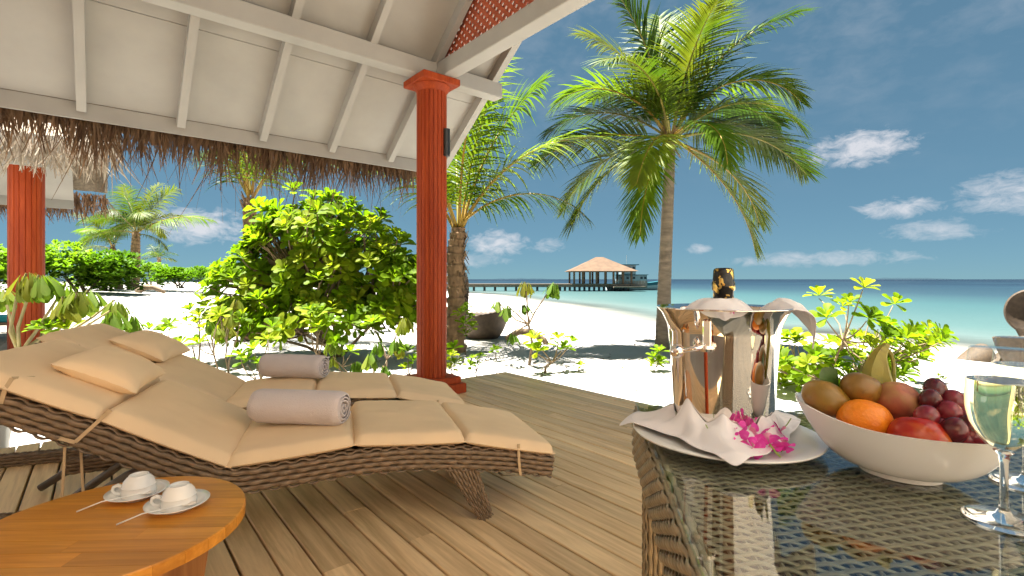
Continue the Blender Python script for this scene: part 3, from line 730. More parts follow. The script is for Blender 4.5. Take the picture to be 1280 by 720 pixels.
# --- far hedges and bushes: crowns of many small leaves over a few stems
def far_bush(label, c, rad, n, size, seed, group='bushes along the top of the beach', mat=None):
    random.seed(seed); c = Vector(c); z0 = gz(c.x, c.y); r = empty('bush', (c.x, c.y, z0)); tag(r, label, 'bush', group)
    mb = MB(); cc = Vector((0, 0, c.z-z0))
    lobes = [(Vector((random.uniform(-.75, .75)*rad[0], random.uniform(-.6, .6)*rad[1], random.uniform(-.35, .55)*rad[2])), random.uniform(.28, .5)) for _ in range(16)]
    for i in range(n):
        o, s = random.choice(lobes)
        d = Vector((random.gauss(0, 1), random.gauss(0, 1), random.gauss(0, 1))).normalized(); k = s*random.uniform(.75, 1.05)
        p = cc+o+Vector((d.x*rad[0]*k*.8, d.y*rad[1]*k*.8, d.z*rad[2]*k)); 
        if p.z < -.05: continue
        for q in range(3):
            a = random.uniform(0, 6.28); dd = (d*.6+Vector((math.cos(a), math.sin(a), random.uniform(-.1, .9)))).normalized()
            sd = dd.cross(Vector((0, 0, 1))).normalized()*size*.28; e = p+dd*size
            mb.add([p, p+dd*size*.6-sd, e, p+dd*size*.6+sd], [(0, 1, 2, 3)])
    mb.build('crown', mat or M['leaf_far'], r)
    st = MB()
    for k in range(5): st.tube([(random.uniform(-.3, .3), 0, -.1), (random.uniform(-.5, .5)*rad[0], random.uniform(-.3, .3), max(.3, c.z-z0))], [.06, .03], 6)
    st.build('trunk', M['bark'], r)
def pb(u, v, Y): return at(u, v, Y)
far_bush('dense green hedge bush behind the neighbouring column, left half', at(40, 338, 24), (3.6, 2.0, 1.55), 1500, .30, 1)
far_bush('dense green hedge bush left of the distant palm clump', at(105, 342, 25), (2.6, 1.8, 1.35), 1300, .30, 2)
far_bush('green hedge bush at the far left under the villa eave', at(-30, 340, 22), (3.0, 2, 1.4), 800, .3, 3)
far_bush('round low bush on the sand right of the distant palm clump', at(226, 348, 36), (1.9, 1.5, .85), 900, .28, 4)
far_bush('small low bush between the distant palm clump and the round bush', at(186, 341, 42), (1.6, 1.2, .9), 500, .3, 5)
far_bush('dark distant treeline patch behind the round bush', at(250, 345, 60), (3.5, 2, 1.1), 600, .45, 6)
far_bush('low distant shrub in front of the palm clump', at(130, 352, 28), (1.6, 1.2, .8), 500, .28, 7)

# ================================================================== palms
def frond_mesh(L, el0, droop, seed, npair=46, leaf=.62, mat=None, rmat=None, hang=.5, wmul=1.0, curve=1.25, dry=0):
    """rachis in the local x-z plane, leaflets to both sides; returns two meshes"""
    random.seed(seed); n = 26; pts = []; p = Vector((0, 0, 0)); tang = []
    side_sway = random.uniform(-.12, .12)
    for i in range(n+1):
        t = i/n; e = R(el0-droop*t**curve); d = Vector((math.cos(e), side_sway*t, math.sin(e))).normalized(); pts.append(p.copy()); tang.append(d); p = p+d*(L/n)
    rc = MB().tube(pts, [.028*(1-.9*(i/n)**.8)*L/2.6+.002 for i in range(n+1)], 6)
    lf = MB()
    for k in range(npair):
        t = .14+.86*(k/(npair-1))**.92; x = t*n; i = min(int(x), n-1); f = x-i
        o = pts[i].lerp(pts[i+1], f); d = tang[i].lerp(tang[min(i+1, n)], f).normalized()
        for s in (-1, 1):
            side = Vector((0, s, 0)); upv = side.cross(d)*s; upv = upv if upv.z > 0 else -upv
            ll = leaf*L/2.6*(.35+.95*math.sin(math.pi*min(1, t*.80+.18))**.8)*random.uniform(.85, 1.1)*(1 if t < .93 else .8)
            fw = .55+.75*t; dirv = (side*(1.0-.35*t)+d*fw*.75+upv*random.uniform(.05, .35)).normalized()
            hg = hang*random.uniform(.7, 1.4); wd = .034*wmul*random.uniform(.8, 1.2)*L/2.6; vs = []
            g = Vector((0, 0, -1)); wv = d.cross(dirv).cross(dirv).normalized()
            wv = (d - dirv*d.dot(dirv)).normalized()
            c = o.copy(); v = dirv.copy()
            for q, k2 in enumerate((.5, 1.0, .85, .5, .06)):
                vs += [c-wv*wd*k2*.5, c+wv*wd*k2*.5]
                v = (v+g*hg*.42).normalized(); c = c+v*ll/4
            lf.add(vs, [(2*q, 2*q+1, 2*q+3, 2*q+2) for q in range(4)])
    return lf.mesh('frond', mat), rc.mesh('midrib', rmat, True)
def trunk(path, rads, mat, parent, n=16, ring=.07, amp=.05, rough=0):
    mb = MB(); P = []; cum = 0; path = [Vector(p) for p in path]
    tot = sum((b-a).length for a, b in zip(path[:-1], path[1:])); m = max(30, int(tot/.02))
    for i in range(m+1):
        t = i/m; x = t*(len(path)-1); k = min(int(x), len(path)-2); f = x-k; c = path[k].lerp(path[k+1], f); r = rads[k]*(1-f)+rads[k+1]*f
        saw = ((t*tot/ring) % 1); rr = r*(1+amp*(saw-.5)); row = []
        for q in range(n):
            a = 2*math.pi*q/n; w_ = 1+.05*mnoise.noise(Vector((math.cos(a)*2, math.sin(a)*2, t*tot*3)))+rough*mnoise.noise(Vector((math.cos(a)*3, math.sin(a)*3, t*tot*9)))
            row.append((c.x+rr*w_*math.cos(a), c.y+rr*w_*math.sin(a), c.z))
        P.append(row)
    return mb.grid(P, wrapv=True).build('trunk', mat, parent, True)
def palm(name, label, base, path, rads, fronds, tmat, seed, mats, leaf=.62, group='coconut palms', hang=.5, npair=46, wmul=1.0, ring=.07, amp=.06, rough=0, boots=0, dead=0):
    base = Vector(base); r = empty(name, base); tag(r, label, 'palm', group)
    trunk(path, rads, tmat, r, ring=ring, amp=amp, rough=rough); top = Vector(path[-1])
    for k, fr in enumerate(fronds):
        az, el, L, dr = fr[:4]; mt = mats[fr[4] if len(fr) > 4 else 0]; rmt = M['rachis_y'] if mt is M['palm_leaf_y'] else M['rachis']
        a, b = frond_mesh(L, el, dr, seed*50+k, npair, leaf, mt, rmt, hang, wmul)
        rz = R(90-az); o = top+Vector((math.sin(R(az)), math.cos(R(az)), 0))*.05+Vector((0, 0, random.uniform(-.08, .10)))
        f = inst('frond', a, r, o, (R(random.uniform(-18, 18)), 0, rz)); inst('midrib', b, f)
    # dry fibres and leaf bases round the crown
    random.seed(seed); fb = MB()
    for k in range(26+boots):
        a = random.uniform(0, 6.28); d = Vector((math.cos(a), math.sin(a), 0)); z = top.z-random.uniform(-.1, .25)
        if boots: z = top.z-random.uniform(0, boots*.018)
        rr = rads[-1]*(1.0); l = random.uniform(.16, .34); q = Vector((top.x, top.y, z))+d*rr*.8
        sd = Vector((-d.y, d.x, 0))*random.uniform(.02, .05); e = q+d*l*.35+Vector((0, 0, l*random.uniform(.4, .9) if random.random() < .6 else -l*.6))
        fb.add([q-sd, q+sd, e+sd*.4, e-sd*.4], [(0, 1, 2, 3)])
    fb.build('leaf_bases', M['dry'], r)
    return r
PL, PY = M['palm_leaf'], M['palm_leaf_y']
bark1 = simple('grey_palm_bark', (.22, .175, .13), .9, .25, 5, .7, 30, stretch=(1, 1, 4))
bark2 = simple('fibrous_palm_bark', (.24, .15, .08), .95, .35, 5, .9, 24, stretch=(2, 2, 1))
MT2 = (PL, PY)
# the tall palm right of the middle
bx = at(829, 437, 8.8); zb_ = gz(bx.x, bx.y); tpx = at(838, 172, 8.8)
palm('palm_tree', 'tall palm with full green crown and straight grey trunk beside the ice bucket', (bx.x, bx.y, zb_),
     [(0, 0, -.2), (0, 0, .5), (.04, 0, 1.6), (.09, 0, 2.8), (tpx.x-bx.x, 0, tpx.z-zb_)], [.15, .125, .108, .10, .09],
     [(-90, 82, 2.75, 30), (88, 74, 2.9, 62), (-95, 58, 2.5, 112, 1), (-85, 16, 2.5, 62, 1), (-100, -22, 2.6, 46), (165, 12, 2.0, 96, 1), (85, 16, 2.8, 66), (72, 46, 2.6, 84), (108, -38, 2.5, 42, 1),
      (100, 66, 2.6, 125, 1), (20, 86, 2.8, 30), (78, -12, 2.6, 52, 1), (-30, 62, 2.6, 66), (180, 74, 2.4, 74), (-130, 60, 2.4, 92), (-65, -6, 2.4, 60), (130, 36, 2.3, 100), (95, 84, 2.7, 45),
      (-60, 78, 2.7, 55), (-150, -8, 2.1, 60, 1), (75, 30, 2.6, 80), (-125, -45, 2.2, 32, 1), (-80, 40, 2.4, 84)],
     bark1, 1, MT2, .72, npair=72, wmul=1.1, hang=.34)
# the leaning young palm behind the column
bx = at(569, 437, 8.6); zb_ = gz(bx.x, bx.y); tpx = at(573, 285, 8.6)
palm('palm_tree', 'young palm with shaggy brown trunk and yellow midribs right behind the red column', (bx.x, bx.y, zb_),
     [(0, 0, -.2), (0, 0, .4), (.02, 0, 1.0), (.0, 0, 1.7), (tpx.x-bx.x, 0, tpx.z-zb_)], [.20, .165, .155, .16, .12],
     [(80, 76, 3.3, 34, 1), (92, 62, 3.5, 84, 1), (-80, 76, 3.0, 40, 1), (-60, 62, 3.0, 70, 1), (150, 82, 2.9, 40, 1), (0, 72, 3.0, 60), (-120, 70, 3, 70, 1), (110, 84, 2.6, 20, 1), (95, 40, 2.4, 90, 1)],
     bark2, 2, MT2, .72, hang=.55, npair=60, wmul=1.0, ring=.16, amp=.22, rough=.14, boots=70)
# palm whose crown disappears behind the eave
bx = at(312, 424, 10.4); zb_ = gz(bx.x, bx.y); tpx = at(312, 248, 10.4)
palm('palm_tree', 'palm behind the big bush with its crown reaching up behind the thatch fringe', (bx.x, bx.y, zb_),
     [(0, 0, -.2), (0, 0, .6), (.0, 0, 1.6), (tpx.x-bx.x, 0, tpx.z-zb_)], [.17, .14, .14, .12],
     [(80, 80, 3.0, 30, 1), (-80, 78, 3.0, 34, 1), (120, 66, 2.9, 60, 1), (-110, 64, 2.9, 60), (0, 80, 3, 30), (45, 62, 2.8, 70), (-40, 60, 2.8, 70), (180, 76, 2.8, 46, 1)], bark2, 3, MT2, .6, ring=.14, amp=.15, rough=.1, boots=20)
# distant clump at the left
bx = at(166, 366, 30); zb_ = gz(bx.x, bx.y)
palm('palm_tree', 'distant leafy palm clump on the sand left of the big bush', (bx.x, bx.y, zb_),
     [(0, 0, -.2), (0.1, 0, 1.0), (.15, 0, 2.0), (.2, 0, 3.4)], [.34, .28, .26, .2],
     [(85, 30, 4.6, 45, 1), (-85, 55, 3.4, 100), (-95, 20, 3.2, 80, 1), (-70, 75, 3.6, 60), (20, 85, 3.4, 30), (80, 78, 3.6, 40), (70, 55, 3.2, 90), (130, 60, 3.0, 100), (180, 60, 3.0, 100), (-140, 50, 3.0, 100), (110, 30, 2.6, 90), (150, 80, 3.2, 50), (-120, 10, 2.6, 70, 1), (90, 0, 2.2, 60), (-60, 40, 3, 90)],
     bark2, 4, MT2, .8, npair=40, wmul=1.4, ring=.2, amp=.15, rough=.1, boots=20)
bx = at(150, 366, 31); zb_ = gz(bx.x, bx.y)
palm('palm_tree', 'slim leaning palm stem at the left of the distant clump', (bx.x, bx.y, zb_),
     [(0, 0, -.2), (-.1, 0, 1.0), (-.3, 0, 1.9), (-.45, 0, 2.6)], [.2, .17, .16, .14],
     [(-85, 60, 3.0, 90, 1), (-95, 20, 2.6, 80), (80, 70, 3, 70), (180, 60, 2.6, 90, 1), (-120, 75, 2.8, 60), (0, 70, 3, 60)], bark2, 5, MT2, .8, npair=34, wmul=1.4, ring=.2, amp=.15)
bx = at(199, 352, 58); zb_ = gz(bx.x, bx.y)
palm('palm_tree', 'tiny far palm between the distant clump and the low round bush', (bx.x, bx.y, zb_),
     [(0, 0, -.2), (0, 0, 1.2), (0, 0, 2.2), (0, 0, 3.0)], [.25, .2, .2, .18],
     [(-85, 50, 2.2, 90, 1), (85, 50, 2.2, 90), (0, 80, 2.2, 40), (-60, 75, 2.2, 50), (70, 75, 2.2, 50), (180, 60, 2, 90), (-95, 20, 2, 60), (95, 20, 2, 60)], bark2, 6, MT2, .9, npair=22, wmul=2.2)
# fallen trunk near the clump
P0 = at(172, 368, 27); P1 = at(206, 371, 27)
mb = MB().tube([(0, 0, .05), (.5, -.1, .3), (1.0, -.1, .28), (1.6, -.2, .02)], [.16, .15, .13, .09], 10)
tag(mb.build('driftwood_log', M['bark'], None, True, (P0.x, P0.y, gz(P0.x, P0.y))), 'grey bent driftwood log lying at the foot of the distant palm clump', 'log')

# ================================================================== woven helpers
def weave(U, V, amp):
    j = np.floor(V); fv = V-j; prof = np.sqrt(np.clip(1-(2*fv-1)**2, 0, 1))
    und = np.clip(.5+.75*np.cos(np.pi*(U+j)), 0, 1); return amp*(prof*(.08+.92*und)+.30*(1-und)*np.abs(np.cos(np.pi*U/2+np.pi*j/2))*0)
def woven_sweep(path, normals2, hw, hh, pu=.022, pv=.014, amp=None, taper=None, su=6, sv=0):
    """woven bar of rectangular section: strands that dive over and under upright stakes round a core; path (n,3), normals2 = (side, up)"""
    path = np.asarray(path, float); seg = np.linalg.norm(np.diff(path, axis=0), axis=1); cum = np.r_[0, np.cumsum(seg)]; L = cum[-1]
    nst = max(3, int(round(L/pu))); pu = L/nst; nu = nst*su; s = np.linspace(0, L, nu+1)
    def ip(A): A = np.broadcast_to(A, path.shape); return np.stack([np.interp(s, cum, A[:, k]) for k in range(3)], -1)
    C_, S, Uv = ip(path), ip(normals2[0]), ip(normals2[1])
    tp = np.ones(nu+1) if taper is None else np.interp(s/L, np.linspace(0, 1, len(taper)), taper)
    def section(n, inset):
        q = np.arange(720)/720*2*np.pi; ca, sa = np.cos(q), np.sin(q); X = np.sign(ca)*np.abs(ca)**.28*(hw-inset); Z = np.sign(sa)*np.abs(sa)**.28*(hh-inset)
        cl = np.r_[0, np.cumsum(np.hypot(np.diff(np.r_[X, X[0]]), np.diff(np.r_[Z, Z[0]])))]; t = (np.arange(n)+.5)/n*cl[-1]
        f = lambda A, t_: np.interp(t_ % cl[-1], cl, np.r_[A, A[0]])
        e = cl[-1]/720*6; tx, tz = f(X, t+e)-f(X, t-e), f(Z, t+e)-f(Z, t-e); l = np.hypot(tx, tz)+1e-12
        return f(X, t), f(Z, t), tx/l, tz/l, cl[-1]
    a = pv*.24 if amp is None else amp*.5; inset = .0
    per = section(8, 0)[4]; ns = max(4, 2*int(round(per/pv/2))); cx, cz, tx, tz, _ = section(ns, inset); wd = per/ns*.49; th = wd*.42
    mb = MB(); zt = tp if taper is not None else np.ones(nu+1)
    for k in range(ns):
        und = np.cos(np.pi*(s/pu)+np.pi*k); und = np.sign(und)*np.abs(und)**.55*a; nx, nz = tz[k], -tx[k]
        P = np.zeros((nu+1, 6, 3))
        for q in range(6):
            g = q*np.pi/3; du, dn = wd*np.cos(g), th*np.sin(g)
            X = (cx[k]+tx[k]*du)*tp+nx*(dn+und); Z = (cz[k]+tz[k]*du)*zt+nz*(dn+und)
            P[:, q] = C_+S*X[:, None]+Uv*Z[:, None]
        mb.grid(P, wrapv=True)
    c2x, c2z, *_r = section(16, a+th*.6); P = np.zeros((nu//su+1, 16, 3)); ii = np.arange(0, nu+1, su)
    for q in range(16): P[:, q] = C_[ii]+S[ii]*(c2x[q]*tp[ii])[:, None]+Uv[ii]*(c2z[q]*zt[ii])[:, None]
    mb.grid(P, wrapv=True); o = len(mb.v)-P.shape[0]*16; mb.f.append(tuple(o+k for k in range(15, -1, -1))); o2 = len(mb.v)-16; mb.f.append(tuple(o2+k for k in range(16)))
    return mb
def woven_sheet(P, Nn, pu, pv, amp, lu, lv):
    """P (nu,nv,3) fine grid of a surface, lu/lv its lengths"""
    nu, nv = P.shape[:2]; U = np.linspace(0, lu/pu, nu)[:, None]; V = np.linspace(0, lv/pv, nv)[None, :]
    return MB().grid(P+Nn*weave(U, V, amp)[..., None])

# ================================================================== sun loungers
HS = np.array([0, .41, .86, 1.31, 1.71, 2.10]); ZS = np.array([.235, .332, .367, .335, .55, .745])
def crv(h):
    """smooth rail height"""
    hs = np.array([0, .2, .41, .64, .86, 1.1, 1.31, 1.50, 1.71, 1.9, 2.12]); zs = np.array([.245, .295, .33, .358, .365, .352, .345, .432, .55, .643, .750])
    return np.interp(h, hs, zs) if np.isscalar(h) else np.interp(h, hs, zs)
def pillow_mesh(lx, ly, t, mat, name, n=26, pinch=.10, seed=0, flat=0, wr=.004):
    """stuffed panel: pinched seams, softly wrinkled"""
    mb = MB(); u = np.linspace(-1, 1, n); 
    for sgn in (1, -1):
        P = np.zeros((n, n, 3))
        for i in range(n):
            for j in range(n):
                a, b = u[i], u[j]; e = (1-abs(a)**(6 if flat else 2.6))*(1-abs(b)**(6 if flat else 2.6)); e = max(e, 0)**.5
                pi_ = 1-pinch*(abs(a)**2*(1-b*b)*0+(1-abs(a)**2)*abs(b)**3) if not flat else 1
                pj_ = 1-pinch*((1-abs(b)**2)*abs(a)**3) if not flat else 1
                wz = wr*mnoise.noise(Vector((a*2.5+seed, b*2.5, sgn*2)))*(1 if sgn > 0 else 0)
                crease = 0 if flat else -.006*abs(mnoise.noise(Vector((a*4+seed, b*4+9, 0))))*(1-e)
                P[i, j] = (a*lx/2*pj_, b*ly/2*pi_, sgn*(t/2*e)+wz*e+crease)
        mb.grid(P if sgn > 0 else P[::-1])
    mb2 = mb.mesh(name, mat, True)
    return mb2
def cushion_mb(p0, p1, w0, w1, t, seed):
    """box cushion between two heights of the rail, in lounger coordinates (-h, w, z)"""
    mb = MB(); n = 30; m = 34; u = np.linspace(0, 1, n); v = np.linspace(0, 1, m)
    a, b = Vector((-p0[0], 0, p0[1])), Vector((-p1[0], 0, p1[1])); d = (b-a); L = d.length; d.normalize(); up = Vector((0, 1, 0)).cross(d); up = up if up.z > 0 else -up
    def edge(x): return 1-(abs(2*x-1))**16
    rows_t, rows_b = [], []
    for i in range(n):
        rt = []; rb = []
        for j in range(m):
            e = (edge(u[i])*edge(v[j]))**.5; x = -.003+(L+.006)*u[i]
            # slightly bowed outline and a puckered top
            bow = .010*math.sin(math.pi*u[i])*(1 if v[j] > .5 else -1)*abs(2*v[j]-1)**4
            puck = .0045*mnoise.noise(Vector((u[i]*3+seed, v[j]*5, 1)))-.007*abs(mnoise.noise(Vector((u[i]*5+seed, v[j]*2.2+seed, 7))))*(1.3-e)-.0042*abs(mnoise.noise(Vector((u[i]*2.2, v[j]*9+seed, 3))))+.006*(1-(2*u[i]-1)**2)*(1-(2*v[j]-1)**2)
            ripple = .0028*math.sin(v[j]*40+seed)*max(0, abs(2*u[i]-1)-.75)*4*mnoise.noise(Vector((v[j]*6, seed, 0)))
            c = a+d*x+Vector((0, w0+(w1-w0)*v[j]+bow, 0))
            rt.append(tuple(c+up*(t*.32+t*.68*e+puck*e+ripple))); rb.append(tuple(c+up*(t*.32-t*.30*e)))
        rows_t.append(rt); rows_b.append(rb)
    mb.grid(rows_t[::-1]); mb.grid(rows_b)
    mid = lambda i, j: tuple((Vector(rows_t[i][j])*.80+Vector(rows_b[i][j])*.20))
    loop = [mid(0, j) for j in range(m)]+[mid(i, m-1) for i in range(1, n)]+[mid(n-1, j) for j in range(m-2, -1, -1)]+[mid(i, 0) for i in range(n-2, -1, -1)]
    return mb, MB().tube(loop, .0034, 6)
def build_lounger(origin, rz, label, seed):
    r = empty('sun_lounger', origin, rz); tag(r, label, 'sun lounger', 'sun loungers on the deck')
    W = .62; hs = np.linspace(0, 2.12, 160); zc = crv(hs)-.05
    ker = np.ones(9)/9; zc = np.convolve(np.r_[[zc[0]]*4+[], zc, [zc[-1]]*4], ker, 'valid')
    path = np.stack([-hs, np.zeros_like(hs), zc], -1); tg = np.gradient(path, axis=0); tg /= np.linalg.norm(tg, axis=1)[:, None]
    sidev = np.tile([0., 1, 0], (len(hs), 1)); upv = np.cross(sidev, tg); upv *= np.sign(upv[:, 2:3])
    for wv in (.018, W-.018):
        p = path.copy(); p[:, 1] = wv; woven_sweep(p, (sidev, upv), .019, .046, .034, .0205).build('side_rail', M['wicker'], r, True)
    for hh in (.012, 2.105):
        z = crv(hh)-.05; woven_sweep([(-hh, .04, z), (-hh, W-.04, z)], (np.array([1., 0, 0]), np.array([0, 0, 1.])), .016, .04, .034, .0205).build('end_rail', M['wicker'], r, True)
    # woven bed between the rails
    n1, n2 = 300, 120; h2 = np.linspace(.02, 2.1, n1); P = np.zeros((n1, n2, 3)); P[..., 0] = -h2[:, None]; P[..., 1] = np.linspace(.03, W-.03, n2)[None]; P[..., 2] = (crv(h2)-.02)[:, None]
    Nn = np.zeros_like(P); Nn[..., 2] = -1
    woven_sheet(P, Nn, .03, .02, .004, 2.1, W).build('woven_bed', M['wicker'], r, True)
    # front legs: tapered woven blades
    for wv, s in ((.022, -1), (W-.022, 1)):
        pth = np.array([(-.44, wv, .29), (-.37, wv, .14), (-.305, wv, .0)])
        d = pth[-1]-pth[0]; d /= np.linalg.norm(d); fw = np.array([-d[2], 0, d[0]])
        woven_sweep(pth, (np.array([0, 1., 0]), fw), .018, .062, .024, .0150, None, taper=[1, .72, .42]).build('leg', M['wicker'], r, True)
    woven_sweep([(-.40, .05, .2), (-.40, W-.05, .2)], (np.array([1., 0, 0]), np.array([0, 0, 1.])), .014, .02, .024, .013).build('cross_rail', M['wicker'], r, True)
    # rear base: bent metal legs that fold out under the head, a woven bar on the deck
    for wv, top in ((.10, 1.55), (.53, 1.60)):
        MB().tube([(-top, wv, .37), (-top-.10, wv, .33), (-2.12, wv+.02*(1 if wv > .3 else -1), .022)], [.018, .018, .018], 10).build('rear_leg', M['gunmetal'], r, True)
    MB().tube([(-1.50, .40, .33), (-1.62, .40, .30), (-1.98, .38, .05)], .016, 10).build('back_strut', simple('bronze_tube', (.27, .215, .16), .45, .1), r, True)
    woven_sweep([(-2.0, .57, .035), (-2.62, .57, .035)], (np.array([0, 1., 0]), np.array([0, 0, 1.])), .024, .03, .028, .016).build('floor_bar', M['wicker'], r, True)
    woven_sweep([(-1.62, .565, .255), (-2.02, .565, .245)], (np.array([0, 1., 0]), np.array([0, 0, 1.])), .022, .028, .028, .016).build('back_support', M['wicker'], r, True)
    # five tied cushions
    for k in range(5):
        z0, z1 = ZS[k]+.004, ZS[k+1]+.004
        c = cushion_mb((HS[k], z0), (HS[k+1], z1), -.004, W+.004, .062, seed*7+k); c, pp = c; c = c.build('cushion', M['canvas'], r, True); pp.build('piping', M['canvas'], c, True)
    # strap round the foot end
    for hh in (.17,):
        z = crv(hh); mb = MB(); pts = [(-hh, -.012, z+.035), (-hh, -.014, z-.03), (-hh+.01, -.008, z-.105), (-hh-.05, .06, z-.125), (-hh-.07, .14, z-.12)]
        for a, b in zip(pts[:-1], pts[1:]): mb.bar(a, b, .003, .012, (1, .01, .01))
        mb.build('strap', M['strap'], r)
    mb = MB(); zc_ = lambda h: float(np.interp(h, HS, ZS))+.004
    pts = [(-1.84, .15, zc_(1.84)+.067), (-1.90, .05, zc_(1.90)+.067), (-1.935, .005, zc_(1.935)+.058), (-1.945, -.012, zc_(1.945)+.02), (-1.955, -.014, zc_(1.955)-.03)]
    for a, b in zip(pts[:-1], pts[1:]): mb.bar(a, b, .012, .003, (.3, -.6, 1))
    mb.build('strap', M['strap'], r); mb = MB()
    for a, b in (((-1.66, -.012, .60), (-1.76, -.012, .50)), ((-1.76, -.012, .50), (-1.82, .0, .52))): mb.bar(a, b, .003, .012, (1, .01, .3))
    mb.build('strap', M['strap'], r); mb = MB()
    for a, b in (((-1.80, .02, .5), (-1.815, .03, .26)), ((-1.775, .06, .5), (-1.77, .07, .29))): MB().bar(a, b, .003, .008, (1, .01, .01)).build('strap', M['strap'], r)
    return r
LZ = R(19.0); LV = Vector((math.cos(LZ), math.sin(LZ), 0)); WV = Vector((-math.sin(LZ), math.cos(LZ), 0))
O1 = Vector((.186, 2.263, 0)); O2 = O1+WV*.91-LV*.19
build_lounger(O1, LZ, 'nearer wicker sun lounger with tan cushions, in front on the deck', 1)
build_lounger(O2, LZ, 'farther wicker sun lounger with tan cushions, partly hidden beside the red column', 2)
def lp(O, h, w_, dz=0): return O-LV*h+WV*w_+Vector((0, 0, float(np.interp(h, HS, ZS))+dz))
def place_pillow(O, h, w_, label, seed, tw=0):
    ang = math.atan2(.745-.55, .39); me = pillow_mesh(.29, .44, .112, M['canvas'], 'pillow', 34, .13, seed)
    o = inst('pillow', me, None, lp(O, h, w_, .106)); o.rotation_euler = (Matrix.Rotation(LZ+tw, 3, 'Z') @ Matrix.Rotation(ang, 3, 'Y')).to_euler(); tag(o, label, 'pillow', 'tan pillows')
    return o
place_pillow(O1, 1.775, .345, 'larger looking tan pillow on the nearer lounger', 1, .06)
place_pillow(O2, 1.74, .38, 'tan pillow on the farther lounger, behind the other pillow', 5, -.05)
def towel(loc, rz, tilt, label, L=.40, r=.080, seed=0):
    mb = MB(); nt = 4; n = 150; th = np.linspace(0, 2*np.pi*nt, n); rad = .012+(r-.012)*(th/th[-1])**.92
    m = 30; xs = np.linspace(-1, 1, m); P = np.zeros((n, m, 3)); gap = (r-.012)/nt*.42
    for s, off in ((1, 0), (-1, -gap)):
        for i in range(n):
            for j in range(m):
                rr = rad[i]+off+.0022*mnoise.noise(Vector((th[i]*1.5, xs[j]*3, seed)))
                if s == -1: rr = max(rr, .004)
                e = abs(xs[j]); rr -= (.012*max(0, e-.9)*10*(rr/r))*1.0
                x = xs[j]*(L/2)+(.010*mnoise.noise(Vector((th[i]*.6, seed, 2))))*(xs[j])
                P[i, j] = (x, rr*math.cos(th[i]-.5), rr*math.sin(th[i]-.5)*.97)
        mb.grid(P if s == 1 else P[::-1])
    # rolled hem at both ends joins the layers
    for e in (0, m-1):
        hem = [(tuple(mb.v[i*m+e]), tuple(mb.v[n*m+(n-1-i)*m+e])) for i in range(n)]
        mb.grid(np.array(hem))
    o = mb.build('rolled_towel', M['towel'], None, True, loc); o.rotation_euler = (0, tilt, rz); tag(o, label, 'towel', 'rolled towels'); return o
towel(lp(O1, 1.08, .27, .062+.085), LZ-.46, .0, 'rolled lilac grey towel on the nearer lounger', .41, .083, 1)
towel(lp(O2, 1.0, .44, .062+.085), LZ-.50, .0, 'rolled lilac grey towel on the farther lounger', .42, .083, 4)

# ================================================================== coffee table with cups
CT = Vector((-1.07, 1.325, 0)); CTH, CTR = .40, .318
def build_coffee_table():
    r = empty('coffee_table', CT); tag(r, 'round oiled teak coffee table in the front left corner', 'coffee table')
    n = 11; wd = 2*CTR/n; rz = R(2)
    for k in range(n):
        y0 = -CTR+k*wd+.0004; y1 = y0+wd-.0008; ys = np.linspace(y0, y1, 7); top = [(-math.sqrt(max(0, CTR**2-y*y)), y) for y in ys]; right = [(math.sqrt(max(0, CTR**2-y*y)), y) for y in ys[::-1]]
        cut = random.uniform(-.15, .15)*1.0; pol = top+right
        # two staves end to end in every strip
        Lp = top+[(cut-.0004, y1), (cut-.0004, y0)] if abs(top[0][0]) > .2 else None
        polys = [pol] if Lp is None else [[(x, y) for x, y in top]+[(cut-.0003, y1), (cut-.0003, y0)], [(cut+.0003, y0), (cut+.0003, y1)]+right]
        for pp in polys:
            z0, z1 = CTH-.03, CTH; m = len(pp); vs = [(x, y, z0) for x, y in pp]+[(x, y, z1-.003) for x, y in pp]
            cx = sum(x for x, y in pp)/m; 
            ins = [(x*(1-.004/CTR), y) for x, y in pp]; vs += [(x, y, z1) for x, y in ins]
            fs = [tuple(range(m)), tuple(range(3*m-1, 2*m-1, -1))]
            for q in range(2): fs += [(q*m+(i+1) % m, q*m+i, (q+1)*m+i, (q+1)*m+(i+1) % m) for i in range(m)]
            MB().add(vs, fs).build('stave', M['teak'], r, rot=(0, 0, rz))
    for a in (R(-35), R(145), R(55), R(235)):
        mb = MB(); pr = [(.05, CTH-.031), (.26, CTH-.031), (.20, .0), (.13, .0)]
        vs = [(x, s*.016, z) for s in (-1, 1) for x, z in pr]; mb.add(vs, [(3, 2, 1, 0), (4, 5, 6, 7)]+[(k, (k+1) % 4, 4+(k+1) % 4, 4+k) for k in range(4)])
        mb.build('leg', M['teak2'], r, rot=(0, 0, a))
build_coffee_table()
